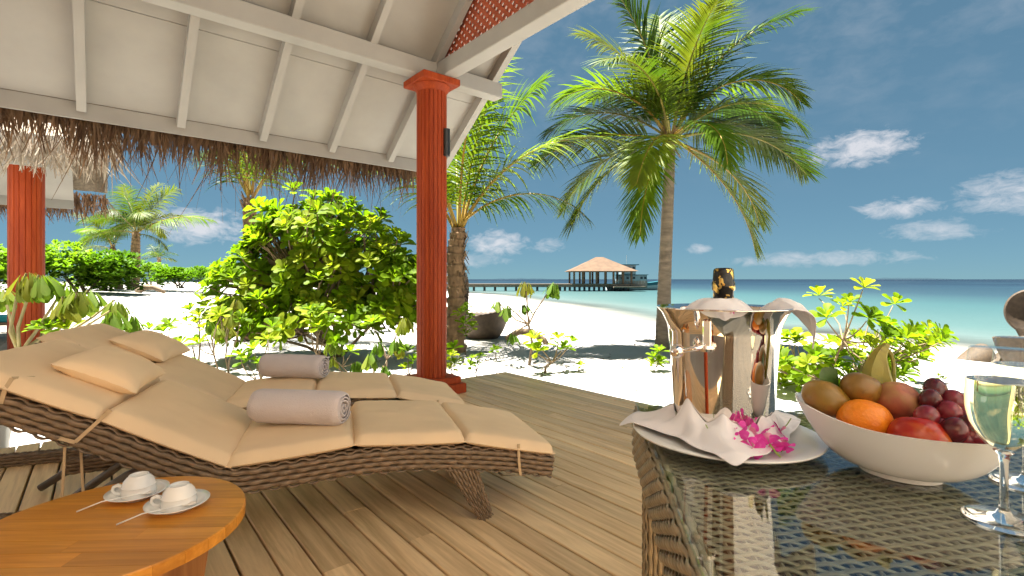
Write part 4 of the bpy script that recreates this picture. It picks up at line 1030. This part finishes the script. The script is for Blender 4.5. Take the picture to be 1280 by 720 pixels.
def cup_set(u, v, rz, which):
    Yc = (H-CTH)*F/(v-349); x = (u-640)/F*Yc; z = CTH
    sp = MB().lathe([(0, .004), (.035, .003), (.037, 0), (.042, .0), (.045, .005), (.066, .013), (.079, .019), (.0795, .0215), (.064, .0165), (.044, .0085), (.0, .0075)], 56)
    s = sp.build('saucer', M['porcelain'], None, True, (x, Yc, z)); tag(s, 'white saucer under the %s of two overturned cups' % which, 'saucer', 'white saucers')
    # cup turned upside down: rim below, foot ring on top
    R_ = .044; pr = [(R_-.003, .010), (R_, .009), (R_, .0105), (.0435, .026), (.0425, .036), (.0435, .038), (.041, .041), (.038, .052), (.030, .062), (.0255, .066), (.0250, .0685), (.0225, .0685), (.0215, .0625), (.0, .060)]
    c = empty('coffee_cup', (x+.004, Yc, z-.001), rz); tag(c, 'white overturned coffee cup, %s of the two on the teak table' % which, 'cup', 'white coffee cups')
    MB().lathe(pr, 56).build('bowl', M['porcelain'], c, 50.0)
    hd = [(-.042, 0, .034), (-.055, 0, .040), (-.066, 0, .036), (-.069, 0, .026), (-.063, 0, .017), (-.052, 0, .014), (-.043, 0, .015)]
    MB().tube(hd, [.006, .0055, .005, .005, .005, .0055, .006], 10).build('handle', M['porcelain'], c, True)
    sp = empty('teaspoon', (x, Yc-.052, z+.022), R(30)); tag(sp, 'slim steel teaspoon on the saucer of the %s cup' % which, 'spoon', 'teaspoons')
    hdl = MB().tube([(-.105, 0, -.018), (-.05, 0, -.002), (.02, 0, .001), (.04, 0, .0)], [.0022, .0018, .0014, .002], 8); hdl.build('handle', M['cream'], sp, True)
    MB().lathe([(0, -.004), (.009, -.002), (.012, .001), (.011, .001), (.008, -.001), (0, -.003)], 20, sx=1.5).build('spoon_bowl', M['steel'], sp, True, (.056, 0, .001))
cup_set(172, 621, R(12), 'left')
cup_set(222, 635, R(14), 'right')

# ================================================================== dining table
TZ = .76; TR = R(-8.6); TC = Vector((.291, 1.174, 0))         # far left corner of the glass
TW, TD = 1.05, .95                                             # right and towards the viewer
def tl(x, y, z=TZ): return TC+Matrix.Rotation(TR, 3, 'Z') @ Vector((x, -y, 0))+Vector((0, 0, z))
def build_dining():
    r = empty('dining_table', TC, TR); tag(r, 'wicker dining table with glass top in the right foreground', 'dining table')
    g = MB().box((TW/2, -TD/2, TZ-.003), (TW, TD, .006), bev=.0012).build('glass_top', M['glass_top'], r)
    # woven top: weft strands over stakes
    pitch, sp = .0086, .024; n = int((TD-.04)/pitch); m = int((TW-.05)/sp)
    def strand(ph):
        xs = np.linspace(.02, TW-.02, m*5+1); z = np.cos(np.pi*(xs-.02)/sp+ph)*.0029; P = []
        for x, zz in zip(xs, z):
            wob = .0006*math.sin(x*41+ph); P.append([(x, wob+.0041*math.cos(a), zz+.0018*math.sin(a)) for a in np.arange(6)*math.pi/3])
        return MB().grid(P, wrapv=True).mesh('strand', M['wicker_t'], True)
    sm = [strand(0), strand(math.pi)]
    for k in range(n): inst('strand', sm[k % 2], r, (0, -.02-pitch*(k+.5), TZ-.0135))
    st = MB().tube([(0, -.02, 0), (0, -TD+.02, 0)], .0022, 6).mesh('stake', M['wicker_t'])
    for k in range(m+1): inst('stake', st, r, (.02+sp*k+.0, 0, TZ-.0135))
    MB().box((TW/2, -TD/2, TZ-.034), (TW-.06, TD-.06, .008)).build('base_board', simple('dark_board', (.10, .075, .05), .9), r)
    # woven apron: four sides, rolled over the edge under the glass
    e = .008
    for p0, p1, sv in (((e, -.01, 0), (e, -TD+.01, 0), (1, 0, 0)), ((.03, -e, 0), (TW-.03, -e, 0), (0, 1, 0)), ((TW-e, -.01, 0), (TW-e, -TD+.01, 0), (1, 0, 0)), ((.03, -TD+e, 0), (TW-.03, -TD+e, 0), (0, 1, 0))):
        a, b = np.array(p0, float), np.array(p1, float); a[2] = b[2] = TZ-.066
        woven_sweep([a, b], (np.array(sv, float), np.array([0, 0, 1.])), .013, .056, .022, .0105).build('apron', M['wicker_t'], r, True)
    for x, y in ((.045, -.055), (TW-.045, -.055), (.045, -TD+.055), (TW-.045, -TD+.055)):
        woven_sweep([(x, y, TZ-.12), (x, y, 0.0)], (np.array([1., 0, 0]), np.array([0, 1., 0])), .030, .030, .022, .0105).build('leg', M['wicker_t'], r, True)
build_dining()

# ================================================================== on the dining table
PLC = Vector((.380, .892, TZ))
pl = MB().lathe([(0, .004), (.085, .003), (.088, 0), (.095, 0), (.100, .004), (.13, .010), (.157, .0165), (.1585, .019), (.156, .020), (.13, .0145), (.098, .009), (.0, .008)], 72).build('plate', M['porcelain'], None, True, PLC)
tag(pl, 'large white plate under the steel ice bucket', 'plate')
BK = Vector((.389, .920, TZ+.009))
def build_bucket():
    r = empty('ice_bucket', BK); tag(r, 'polished steel ice bucket with flared rim on the white plate', 'ice bucket')
    pr = [(.0, .002), (.078, .002), (.0825, .006), (.0835, .014), (.0855, .04), (.0925, .14), (.0955, .185), (.097, .195), (.101, .205), (.108, .2195), (.1155, .2275), (.1168, .2295), (.1155, .2308),
          (.107, .2225), (.099, .207), (.0945, .195), (.0925, .18), (.089, .13), (.082, .03), (.078, .008), (0, .008)]
    MB().lathe(pr, 96).build('pail', M['steel'], r, True)
    for a, kn in ((R(234), 1), (R(54), 0)):
        h = empty('handle_mount', (0, 0, 0), a, r) if 0 else None
        c, s = math.cos(a), math.sin(a); Rm = Matrix.Rotation(a, 3, 'Z')
        mb = MB(); mb.box((.1045, 0, .19), (.006, .014, .045), bev=.002); mb.lathe([(0, -.006), (.011, -.005), (.013, 0), (.011, .005), (0, .006)], 20, (.106, 0, .165))
        mb.v = [tuple(Rm @ Vector(p)) for p in mb.v]; mb.build('handle_bracket', M['steel'], r, 40.0)
        mb = MB().tube([(.112, -.002, .168), (.118, -.02, .164), (.120, -.036, .160)], .0045, 10); mb.v = [tuple(Rm @ Vector(p)) for p in mb.v]; mb.build('handle_rod', M['steel'], r, True)
        mb = MB().lathe([(0, -.0125), (.006, -.011), (.0105, -.0065), (.0125, 0), (.0105, .0065), (.006, .011), (0, .0125)], 24, (.120, -.045, .158)); mb.v = [tuple(Rm @ Vector(p)) for p in mb.v]; mb.build('handle_knob', M['steel'], r, True)
build_bucket()
def build_bottle():
    r = empty('champagne_bottle', BK+Vector((.006, .012, .012))); r.rotation_euler = (R(-3), R(1.5), 0); tag(r, 'champagne bottle with black and gold foil neck standing in the ice bucket', 'bottle')
    gm = Mt('dark_green_glass').p(Base_Color=(.01, .03, .012), Roughness=.08).m
    MB().lathe([(0, 0), (.040, 0), (.044, .006), (.044, .15), (.040, .175), (.026, .205), (.018, .225), (.0, .226)], 40).build('bottle_body', gm, r, True)
    m = Mt('black_gold_foil'); v = m.coord(); f = m.n('TexVoronoi'); m.set(f.inputs['Vector'], v); f.inputs['Scale'].default_value = 85; f.feature = 'F1'
    nz = m.noise(v, 60, 2); k = m.math('GREATER_THAN', m.math('SUBTRACT', nz, m.math('MULTIPLY', f.outputs['Distance'], .25)), .46)
    m.base(m.mix(k, (.008, .007, .006), (.75, .5, .14))); m.set(m.b.inputs['Metallic'], k); m.p(Roughness=.3); m.bump(nz, .4, .003)
    MB().lathe([(.0225, .205), (.0185, .225), (.0182, .247), (.0205, .249), (.021, .262), (.0193, .266), (.0185, .280), (.018, .287), (.015, .290), (0, .291)], 40).build('foil', m.m, r, True)
build_bottle()
def cloth(P, name, label, th=.0018, parent=None, mat=None):
    o = MB().grid(P).build(name, mat or M['napkin'], parent, True); solid(o, th, 0); md = o.modifiers.new('smooth', 'SUBSURF'); md.levels = 1; md.render_levels = 1
    if label: tag(o, label, 'napkin', 'white linen napkins')
    return o
def nz3(x, y, z): return mnoise.noise(Vector((x, y, z)))
def build_napkins():
    # napkin 1: crumpled ring of linen round the foot of the bucket, its corners spread over the plate
    n, m = 150, 22; P = np.zeros((n, m, 3)); corners = [(R(176), .066), (R(252), .092), (R(10), .060), (R(88), .05)]
    for i in range(n):
        a = 2*math.pi*i/(n-1); out = .030+.013*nz3(math.cos(a)*2, math.sin(a)*2, 1)
        for ca, l in corners:
            d = abs((a-ca+math.pi) % (2*math.pi)-math.pi); out += l*max(0, 1-d/.70)**1.25
        front = max(0, math.cos(a-R(330)))**2; out *= 1-.35*front
        hi = .022+.030*max(0, nz3(math.cos(a)*3.1+5, math.sin(a)*3.1, 2)+.15)+.028*math.exp(-((a-R(205))/.16)**2)+.020*math.exp(-((a-R(248))/.13)**2)+.022*math.exp(-((a-R(318))/.12)**2)+.012*math.exp(-((a-R(290))/.1)**2)
        for j in range(m):
            t = j/(m-1); rr = .087+.012*t**.5*.4+out*t
            # rises off the bucket, falls, and folds
            z = .012+hi*(1-t)**1.5+.016*math.sin(math.pi*t)*(.7+1.1*nz3(math.cos(a)*4, math.sin(a)*4, t*1.5))+.008*math.sin(a*11+t*3)*t*(1-.5*t)+.006*abs(math.sin(a*4.5+.6))*t+.0045*abs(nz3(math.cos(a)*9, math.sin(a)*9, t*2))*(1-.3*t)
            x = (BK.x-PLC.x)+rr*math.cos(a); y = (BK.y-PLC.y)+rr*math.sin(a); rp = math.hypot(x, y)
            base = .0125+max(0, rp-.10)*.14
            if rp > .158: base = .024-(rp-.158)*.62
            P[i, j] = (x, y, max(z*(1-.75*t)+base*t+.003, base))
    o = cloth(P, 'napkin', 'white linen napkin wrapped round the foot of the ice bucket, corner over the plate edge'); o.location = PLC
    # napkin 2: over the right rim, a corner hanging outside
    path = [Vector(p) for p in ((-.055, .0, -.035), (-.03, 0, .0), (-.008, 0, .014), (.012, 0, .013), (.03, 0, .004), (.044, 0, -.013), (.052, 0, -.034), (.054, 0, -.052))]
    n, m = 36, 26; P = np.zeros((n, m, 3))
    for i in range(n):
        t = i/(n-1); x = t*(len(path)-1); k = min(int(x), len(path)-2); c = path[k].lerp(path[k+1], x-k); wd = (.055+.02*math.sin(math.pi*min(1, t*1.15)))*(1-.62*max(0, t-.62)/.38)
        for j in range(m):
            s = j/(m-1)*2-1; up = -.010*s*s*(1+.6*t)+.0055*nz3(s*2.2, t*3, 4)+.004*math.sin(s*7+t*4)*t
            P[i, j] = (c.x+.012*s*t+.004*nz3(s*3, t*3, 8), s*wd-.028*t*(1)-.01, c.z+up-.026*max(0, -s)*t)
    o = cloth(P, 'napkin', 'white napkin corner hanging over the right rim of the ice bucket'); o.location = BK+Vector((.106, -.006, .2325)); o.scale = (.78, .7, .8)
    # napkin 3: puffed round the bottle neck
    n, m = 60, 16; P = np.zeros((n, m, 3))
    for i in range(n):
        a = 2*math.pi*i/(n-1)
        for j in range(m):
            t = j/(m-1); rr = .021+.052*t; z = .027*(1-t**1.8)+.006*nz3(math.cos(a)*2.2, math.sin(a)*2.2, t*2)*math.sin(math.pi*t)-.018*t*t
            P[i, j] = (rr*math.cos(a)*1.05, rr*math.sin(a)*.9, z)
    o = cloth(P, 'napkin', 'white napkin bunched round the bottle neck inside the ice bucket'); o.location = BK+Vector((-.002, .010, .218))
build_napkins()
def build_orchids():
    pm = Mt('orchid_petal'); v = pm.coord(); f = pm.noise(v, 60, 3); pm.base(jitter(pm, pm.ramp(f, [(.3, (.72, .02, .33)), (.55, (.80, .06, .45)), (.75, (.88, .40, .62))]), .2, .2)); pm.p(Roughness=.5)
    t_ = pm.n('BsdfTranslucent'); t_.inputs[0].default_value = (.85, .1, .45, 1); mx = pm.n('MixShader'); mx.inputs[0].default_value = .3
    pm.set(mx.inputs[1], pm.b.outputs[0]); pm.set(mx.inputs[2], t_.outputs[0]); pm.set(pm.out.inputs['Surface'], mx.outputs[0])
    lip = simple('orchid_lip', (.80, .30, .45), .5, .2, 90); gs = simple('orchid_stalk', (.25, .38, .06), .5)
    mb = MB(); leaf_geo(mb, Vector((0, 0, 0)), Vector((1, 0, .35)), Vector((0, 0, 1)), .021, .015, .5, -.3); pet = mb.mesh('petal', pm.m, True)
    mb = MB(); leaf_geo(mb, Vector((0, 0, 0)), Vector((1, 0, .7)), Vector((0, 0, 1)), .012, .010, -.8, .8); lp_ = mb.mesh('lip', lip, True)
    sk = MB().tube([(0, 0, 0), (-.004, .002, -.010), (-.008, .004, -.016)], .0011, 6).mesh('stalk', gs)
    sk2 = MB().tube([(0, 0, 0), (.006, .002, .018), (.010, .006, .030)], .0009, 6).mesh('stalk', gs)
    words = ['at the napkin fold nearest the bucket handle', 'upright below the middle of the bucket', 'upright beside the bucket foot', 'behind the napkin peak on the right', 'with green stalk at the far right of the plate', 'lying front centre of the pile', 'lying pale pink at the front edge of the pile', 'large and deep magenta right of the pile', 'flat at the right rim of the plate', 'half hidden behind the middle of the pile', 'lying below the upright ones']
    spots = [(893, 545, .83, .8), (921, 546, .815, 1.0), (934, 541, .82, 1.1), (958, 541, .83, .9), (975, 540, .835, .9), (931, 559, .79, 1.0), (941, 568, .772, .9), (962, 562, .785, 1.25), (981, 566, .785, .8), (948, 550, .81, .9), (926, 555, .80, .9)]
    random.seed(12)
    for k, (u, v, Y, s) in enumerate(spots):
        p = at(u, v, Y); base = TZ+.016+max(0, math.hypot(p.x-PLC.x, p.y-PLC.y)-.1)*.14; p.z = max(base+.010*s, min(p.z, base+.04))
        r = empty('orchid_blossom', p); tag(r, 'pink orchid blossom '+words[k], 'flower', 'pink orchid blossoms')
        r.rotation_euler = (R(random.uniform(10, 70)), R(random.uniform(-40, 40)), random.uniform(0, 6.28)); r.scale = (s*1.05,)*3
        for q in range(5): inst('petal', pet, r, (0, 0, 0), (R(random.uniform(-15, 15)), R(random.uniform(-15, 10)), q*1.2566+random.uniform(-.15, .15)), random.uniform(.85, 1.15))
        for q in range(2): inst('lip', lp_, r, (0, 0, .001), (0, 0, .6+q*.8))
        inst('stalk', sk2 if k in (4, 0) else sk, r)
build_orchids()

# --- fruit bowl
BC = Vector((.578, .742, TZ)); BA = math.atan2(-.66, .75)
def build_bowl():
    m = 20; n = 96
    def ring(t, off):
        row = []
        for k in range(n):
            a = 2*math.pi*k/n; hr = .078+.020*max(0, -math.cos(a))**2+.002*max(0, math.cos(a))**2
            s = .40+.60*t**.72; z = .010+(hr-.010)*t**1.7
            e = 1+.06*t*(max(0, -math.cos(a))**4)
            row.append((( .130*s-off)*math.cos(a)*e, (.090*(.52+.48*t**.72)-off)*math.sin(a), z+off*.6*(1-t)))
        return row
    P = [[(.048*math.cos(2*math.pi*k/n), .040*math.sin(2*math.pi*k/n), 0) for k in range(n)], [(.050*math.cos(2*math.pi*k/n), .0425*math.sin(2*math.pi*k/n), .001) for k in range(n)], [(.0495*math.cos(2*math.pi*k/n), .0425*math.sin(2*math.pi*k/n), .010) for k in range(n)]]
    P += [ring(t, 0) for t in np.linspace(0, 1, m)]+[ring(t, .0035) for t in np.linspace(1, 0, m)]
    mb = MB().grid(P, wrapv=True); mb.f.append(tuple(range(n-1, -1, -1))); o = (len(P)-1)*n; mb.f.append(tuple(o+k for k in range(n)))
    tag(mb.build('fruit_bowl', M['porcelain'], None, 60.0, BC, (0, 0, BA)), 'white boat shaped porcelain bowl of fruit on the glass table', 'bowl')
build_bowl()
def fruit_mat(name, c1, c2, c3, scale=9, rough=.38, spots=0, bump=0, bs=150, grad=None):
    m = Mt(name); v = m.coord(); f = m.noise(v, scale, 4, .6, .4); c = m.ramp(f, [(.32, c1), (.5, c2), (.68, c3)])
    if spots:
        s = m.noise(v, 130, 2); c = m.mix(m.math('MULTIPLY', m.ramp(s, [(.62, (0, 0, 0)), (.70, (1, 1, 1))]), spots), c, (.10, .05, .02))
    m.base(c); m.p(Roughness=rough); m.b.inputs['Subsurface Weight'].default_value = .0
    if bump: m.bump(m.noise(v, bs, 2), bump, .002)
    return m.m
def globe(name, label, cat, u, v, Y, r, mat, sx=1, sy=1, sz=1, rot=(0, 0, 0), dimple=.12, stem=True, point=0, seed=0, group=None):
    mb = MB(); n, m = 40, 26; P = []
    for i in range(m+1):
        ph = math.pi*i/m; rr = math.sin(ph); z = -math.cos(ph); z -= dimple*math.exp(-((ph-math.pi)/.35)**2)*1.6-dimple*.6*math.exp(-(ph/.35)**2); row = []
        for k in range(n):
            a = 2*math.pi*k/n; w_ = 1+.035*nz3(math.cos(a)*rr*1.4+seed, math.sin(a)*rr*1.4, z*1.4)
            row.append((rr*math.cos(a)*w_*r*sx, rr*math.sin(a)*w_*r*sy, (z*w_+point*max(0, z)**3)*r*sz))
        P.append(row)
    mb.grid(P, wrapv=True); p = at(u, v, Y); root = mb.build(name, mat, None, True, p, rot); tag(root, label, cat, group)
    if stem: MB().tube([(0, 0, r*sz*.72), (.001, .001, r*sz*.98)], [.0022, .0016], 7).build('stalk', simple('fruit_stalk_%s_%d' % (name, seed), (.09, .06, .03), .8), root, True)
    return root
mango = fruit_mat('mango_skin', (.19, .115, .018), (.27, .15, .022), (.30, .11, .02), 12, .35, .25)
mango2 = fruit_mat('ripe_mango_skin', (.17, .095, .018), (.24, .125, .02), (.28, .11, .018), 14, .35, .35)
peach = fruit_mat('pear_peach_skin', (.40, .25, .07), (.38, .12, .06), (.26, .035, .035), 10, .5, .15)
orange = fruit_mat('orange_peel', (.80, .20, .008), (.85, .25, .010), (.80, .18, .01), 14, .35, 0, .5, 260)
nect = fruit_mat('nectarine_skin', (.28, .010, .008), (.42, .022, .010), (.60, .16, .02), 11, .22, .1)
globe('mango', 'yellow brown mango at the left tip of the fruit bowl', 'mango', 1032, 498, .785, .0275, mango, 1.28, 1, .95, (R(20), R(25), R(-35)), .02, False, seed=1)
globe('mango', 'brownish mango lying on top at the back of the fruit bowl', 'mango', 1076, 486, .775, .0275, mango2, 1.1, 1, .92, (R(10), R(15), R(20)), .03, False, seed=2)
globe('peach', 'yellow and red blushed peach in the middle of the fruit bowl', 'peach', 1122, 502, .755, .0305, peach, 1, 1, .97, (R(35), R(15), 0), .10, False, seed=3)
globe('orange', 'bright orange at the front of the fruit bowl', 'orange', 1081, 527, .742, .0355, orange, 1.03, 1, .9, (R(-30), R(25), 0), .05, False, seed=4)
globe('nectarine', 'shiny red nectarine at the front of the fruit bowl', 'nectarine', 1148, 549, .692, .0355, nect, 1.06, 1, .92, (R(-15), R(10), 0), .14, True, seed=5)
def build_grapes():
    gm = Mt('red_grape'); v = gm.coord(); f = gm.noise(v, 60, 3); gm.base(jitter(gm, gm.ramp(f, [(.3, (.10, .008, .016)), (.6, (.20, .018, .028)), (.8, (.32, .08, .07))]), .55, .55)); gm.p(Roughness=.25)
    gm.b.inputs['Coat Weight'].default_value = .15
    r = empty('grape_bunch', at(1190, 545, .70)); tag(r, 'bunch of red grapes at the right end of the fruit bowl', 'grapes')
    me = MB().lathe([(0, -.0185)]+[(.0158*math.sin(t), -.0185*math.cos(t)) for t in np.linspace(.2, 2.94, 12)]+[(0, .0185)], 22).mesh('grape', gm.m, True)
    inv = r.location.copy(); random.seed(3)
    for u, v, Y in ((1169, 487, .735), (1163, 500, .72), (1187, 515, .70), (1158, 521, .695), (1190, 502, .72), (1213, 536, .675), (1192, 538, .672), (1176, 537, .69), (1227, 549, .672), (1203, 549, .675), (1212, 545, .672), (1218, 532, .69), (1204, 522, .70), (1178, 520, .71), (1226, 543, .68), (1205, 540, .70), (1190, 548, .69), (1176, 500, .74)):
        inst('grape', me, r, at(u, v, Y)-inv, (random.uniform(-.8, .8), random.uniform(-.8, .8), 0), random.uniform(.88, 1.06))
    MB().tube([at(1165, 482, .74)-inv, at(1180, 515, .72)-inv, at(1205, 545, .69)-inv], .0018, 6).build('stalk', simple('grape_stalk', (.2, .16, .05), .8), r)
build_grapes()
def build_banana():
    bm = fruit_mat('banana_peel', (.20, .19, .022), (.30, .25, .03), (.22, .17, .03), 20, .5, .35)
    r = empty('banana_bunch', at(1098, 480, .80)); tag(r, 'green yellow bananas standing stem up behind the peach', 'banana'); inv = r.location.copy()
    for pts, rad in (([(1092, 510, .80), (1090, 485, .805), (1092, 462, .81), (1098, 444, .815), (1107, 433, .818), (1109, 430, .818)], [.014, .0165, .0155, .011, .0065, .005]),
                     ([(1112, 505, .80), (1106, 482, .80), (1102, 463, .805), (1101, 447, .81), (1107, 436, .815)], [.012, .013, .0115, .0085, .005]),
                     ([(1118, 500, .81), (1117, 470, .81), (1117, 452, .812), (1113, 441, .815), (1107, 436, .816)], [.004, .0035, .003, .0035, .004])):
        P = [at(*p)-inv for p in pts]; fine = []; fr = []
        for i in range(len(P)-1):
            for q in range(4): fine.append(P[i].lerp(P[i+1], q/4)); fr.append(rad[i]*(1-q/4)+rad[i+1]*q/4)
        fine.append(P[-1]); fr.append(rad[-1])
        for _ in range(2): fine = [fine[0]]+[(fine[i-1]+fine[i]*2+fine[i+1])/4 for i in range(1, len(fine)-1)]+[fine[-1]]
        MB().tube(fine, fr, 6).build('banana', bm, r, 50.0)
    lf = MB(); leaf_geo(lf, Vector((0, 0, 0)), Vector((-.5, -.2, .8)), Vector((0, -1, 0)), .05, .032, .4, .3)
    o = lf.build('fruit_leaf', simple('dark_green_leaf', (.06, .13, .02), .4), None, True, at(1048, 492, .80)); tag(o, 'dark green pointed leaf between the two mangoes', 'leaf')
build_banana()

# --- wine glasses
def build_wine():
    wm = Mt('white_wine').p(Base_Color=(1.0, .93, .62), Roughness=0.0, Transmission_Weight=1.0, IOR=1.33).m
    stem = [(0, .0), (.038, .0), (.0395, .0015), (.038, .0028), (.020, .0052), (.008, .009), (.0048, .016), (.0040, .04), (.0042, .07), (.006, .080), (.010, .0845), (.0, .0846)]
    bowl = [(.0, .0848), (.0062, .0850), (.014, .0885), (.0255, .0996), (.0335, .1164), (.0368, .134), (.0368, .152), (.0345, .180), (.0315, .206), (.0308, .2066)]
    wine = [(0, .0866), (.004, .0869), (.0128, .0899), (.0243, .1009), (.0322, .1173), (.0355, .134), (.0355, .152), (.0343, .168), (.0343, .1684), (0, .1684)]
    gm = MB().lathe(bowl, 72).mesh('glass_bowl', thin_glass('thin_wine_glass', (.985, .995, .99), 1.5), True); sg = MB().lathe(stem, 64).mesh('stem', M['stemglass'], True); wn = MB().lathe(wine, 64).mesh('wine', wm, 60.0)
    for u, v, lab in ((1255, 652, 'nearer wine glass of white wine at the right edge of the table'), (1283, 606, 'farther wine glass cut by the right edge of the picture')):
        Y = (H-TZ)*F/(v-349); r = empty('wine_glass', ((u-640)/F*Y, Y, TZ+.0003)); tag(r, lab, 'wine glass', 'wine glasses')
        inst('glass_bowl', gm, r); inst('stem', sg, r); inst('wine', wn, r)
build_wine()

# ================================================================== woven pod chairs on the beach
def pod_chair(loc, rz, label, s=1.0):
    r = empty('pod_chair', loc, rz); r.scale = (s,)*3; tag(r, label, 'chair', 'woven rattan pod chairs')
    wk = simple('tan_rattan', (.062, .040, .022), .7, .25, 12, .4, 60)
    # low dish seat
    P = []; n = 72
    for t in np.linspace(0, 1, 26): P.append([((.20+.36*t**.6)*math.cos(a), (.20+.36*t**.6)*math.sin(a)*.92, .0+.52*t**1.5+.10*t*max(0, math.cos(a))) for a in np.linspace(0, 2*math.pi, n, endpoint=False)])
    for t in np.linspace(1, 0, 12): P.append([((.16+.34*t**.6)*math.cos(a), (.16+.34*t**.6)*math.sin(a)*.92, .10+.40*t**1.5+.10*t*max(0, math.cos(a))) for a in np.linspace(0, 2*math.pi, n, endpoint=False)])
    P = np.array(P); U = np.arange(P.shape[0])[:, None]; V = np.arange(n)[None, :]; P[..., 2] += .006*np.cos(np.pi*(U+V)); mb = MB().grid(P, wrapv=True); mb.f.append(tuple((len(P)-1)*n+k for k in range(n))); mb.f.append(tuple(range(n-1, -1, -1)))
    mb.build('seat_shell', wk, r, True)
    # round woven back on a narrow waist
    n1, n2 = 40, 72; P = np.zeros((n1, n2, 3))
    for i in range(n1):
        for j in range(n2):
            t = i/(n1-1); a = 2*math.pi*j/n2; y, z = .36*t*math.cos(a), .40*t*math.sin(a)
            P[i, j] = (-.40-.10*(1-t*t)+.007*math.cos(math.pi*(i+j)), y, .98+z)
    o = MB().grid(P, wrapv=True).build('round_back', wk, r, True); solid(o, .05)
    P = [[((-.36-.02*t)+.05*math.cos(a), (.17+.06*abs(2*t-1))*math.sin(a), .38+.30*t) for a in np.linspace(0, 2*math.pi, 28, endpoint=False)] for t in np.linspace(0, 1, 10)]
    MB().grid(P, wrapv=True).build('waist', wk, r, True)
    MB().lathe([(.22, 0), (.24, .03), (.20, .06)], 40).build('base_ring', wk, r, True)
x = at(604, 425, 10.7); pod_chair((x.x, x.y, gz(x.x, x.y)-.02), R(-8), 'round backed rattan pod chair on the sand behind the leaning palm', 1.05)
x = at(1292, 478, 9.4); pod_chair((x.x, x.y, gz(x.x, x.y)-.02), R(225), 'round backed rattan pod chair at the right edge above the wine glass', 1.1)
def shell(loc, rz, s, label):
    P = np.zeros((24, 30, 3))
    for i in range(24):
        for j in range(30):
            t = i/23; a = math.pi*j/29; rr = math.sin(math.pi*.5*(.04+.96*t)); P[i, j] = (-.9+1.1*t, .42*rr*math.cos(a), .55*rr**1.1*math.sin(a)*(.35+.65*t)+.006*math.cos(math.pi*(i+j)))
    o = MB().grid(P).build('rattan_shell', simple('dark_rattan_%s' % label[:4], (.065, .042, .022), .75, .25, 14, .4, 60), None, True, loc); o.rotation_euler = (0, 0, rz); o.scale = (s,)*3; solid(o, .03); tag(o, label, 'stool', 'low rattan shells')
x = at(1222, 474, 10.2); shell((x.x, x.y, gz(x.x, x.y)), R(8), .62, 'wedge shaped rattan footrest on the sand left of the wine glasses')
x = at(1252, 474, 10.0); shell((x.x, x.y, gz(x.x, x.y)), R(20), .42, 'small rattan footrest seen through the wine glass')
x = at(655, 424, 9.8)
mb = MB().tube([(-.35, .1, .10), (-.1, 0, .25), (.15, 0, .24), (.4, -.05, .08), (.48, -.05, -.05)], [.05, .07, .07, .06, .05], 12)
tag(mb.build('driftwood_branch', M['bark'], None, True, (x.x, x.y, gz(x.x, x.y))), 'arched driftwood branch on the sand behind the wilted shrub', 'branch')

# ================================================================== fallen leaves on the sand
def build_litter():
    random.seed(77); mb = MB()
    for k in range(420):
        Y = random.uniform(5.2, 13); X = random.uniform(-.62*Y, .75*Y); a = X*-.6374+Y*.7705; b = X*.7705+Y*.6374
        if (a < 4.6 and b < 3.75) or float(shore_dist(np.array([X]), np.array([Y]))[0]) < 3: continue
        z = gz(X, Y)+.006; t = random.uniform(0, 6.28); d = Vector((math.cos(t), math.sin(t), random.uniform(-.05, .25)))
        leaf_geo(mb, Vector((X, Y, z)), d, Vector((0, 0, 1)), random.uniform(.03, .10), random.uniform(.015, .04), random.uniform(-.6, .6), .5)
    o = mb.build('leaf_litter', simple('dry_brown_leaf', (.14, .085, .04), .8, .4, 3), None, True); tag(o, 'scattered dry brown leaves on the white sand', 'leaf litter', kind='stuff')
build_litter()
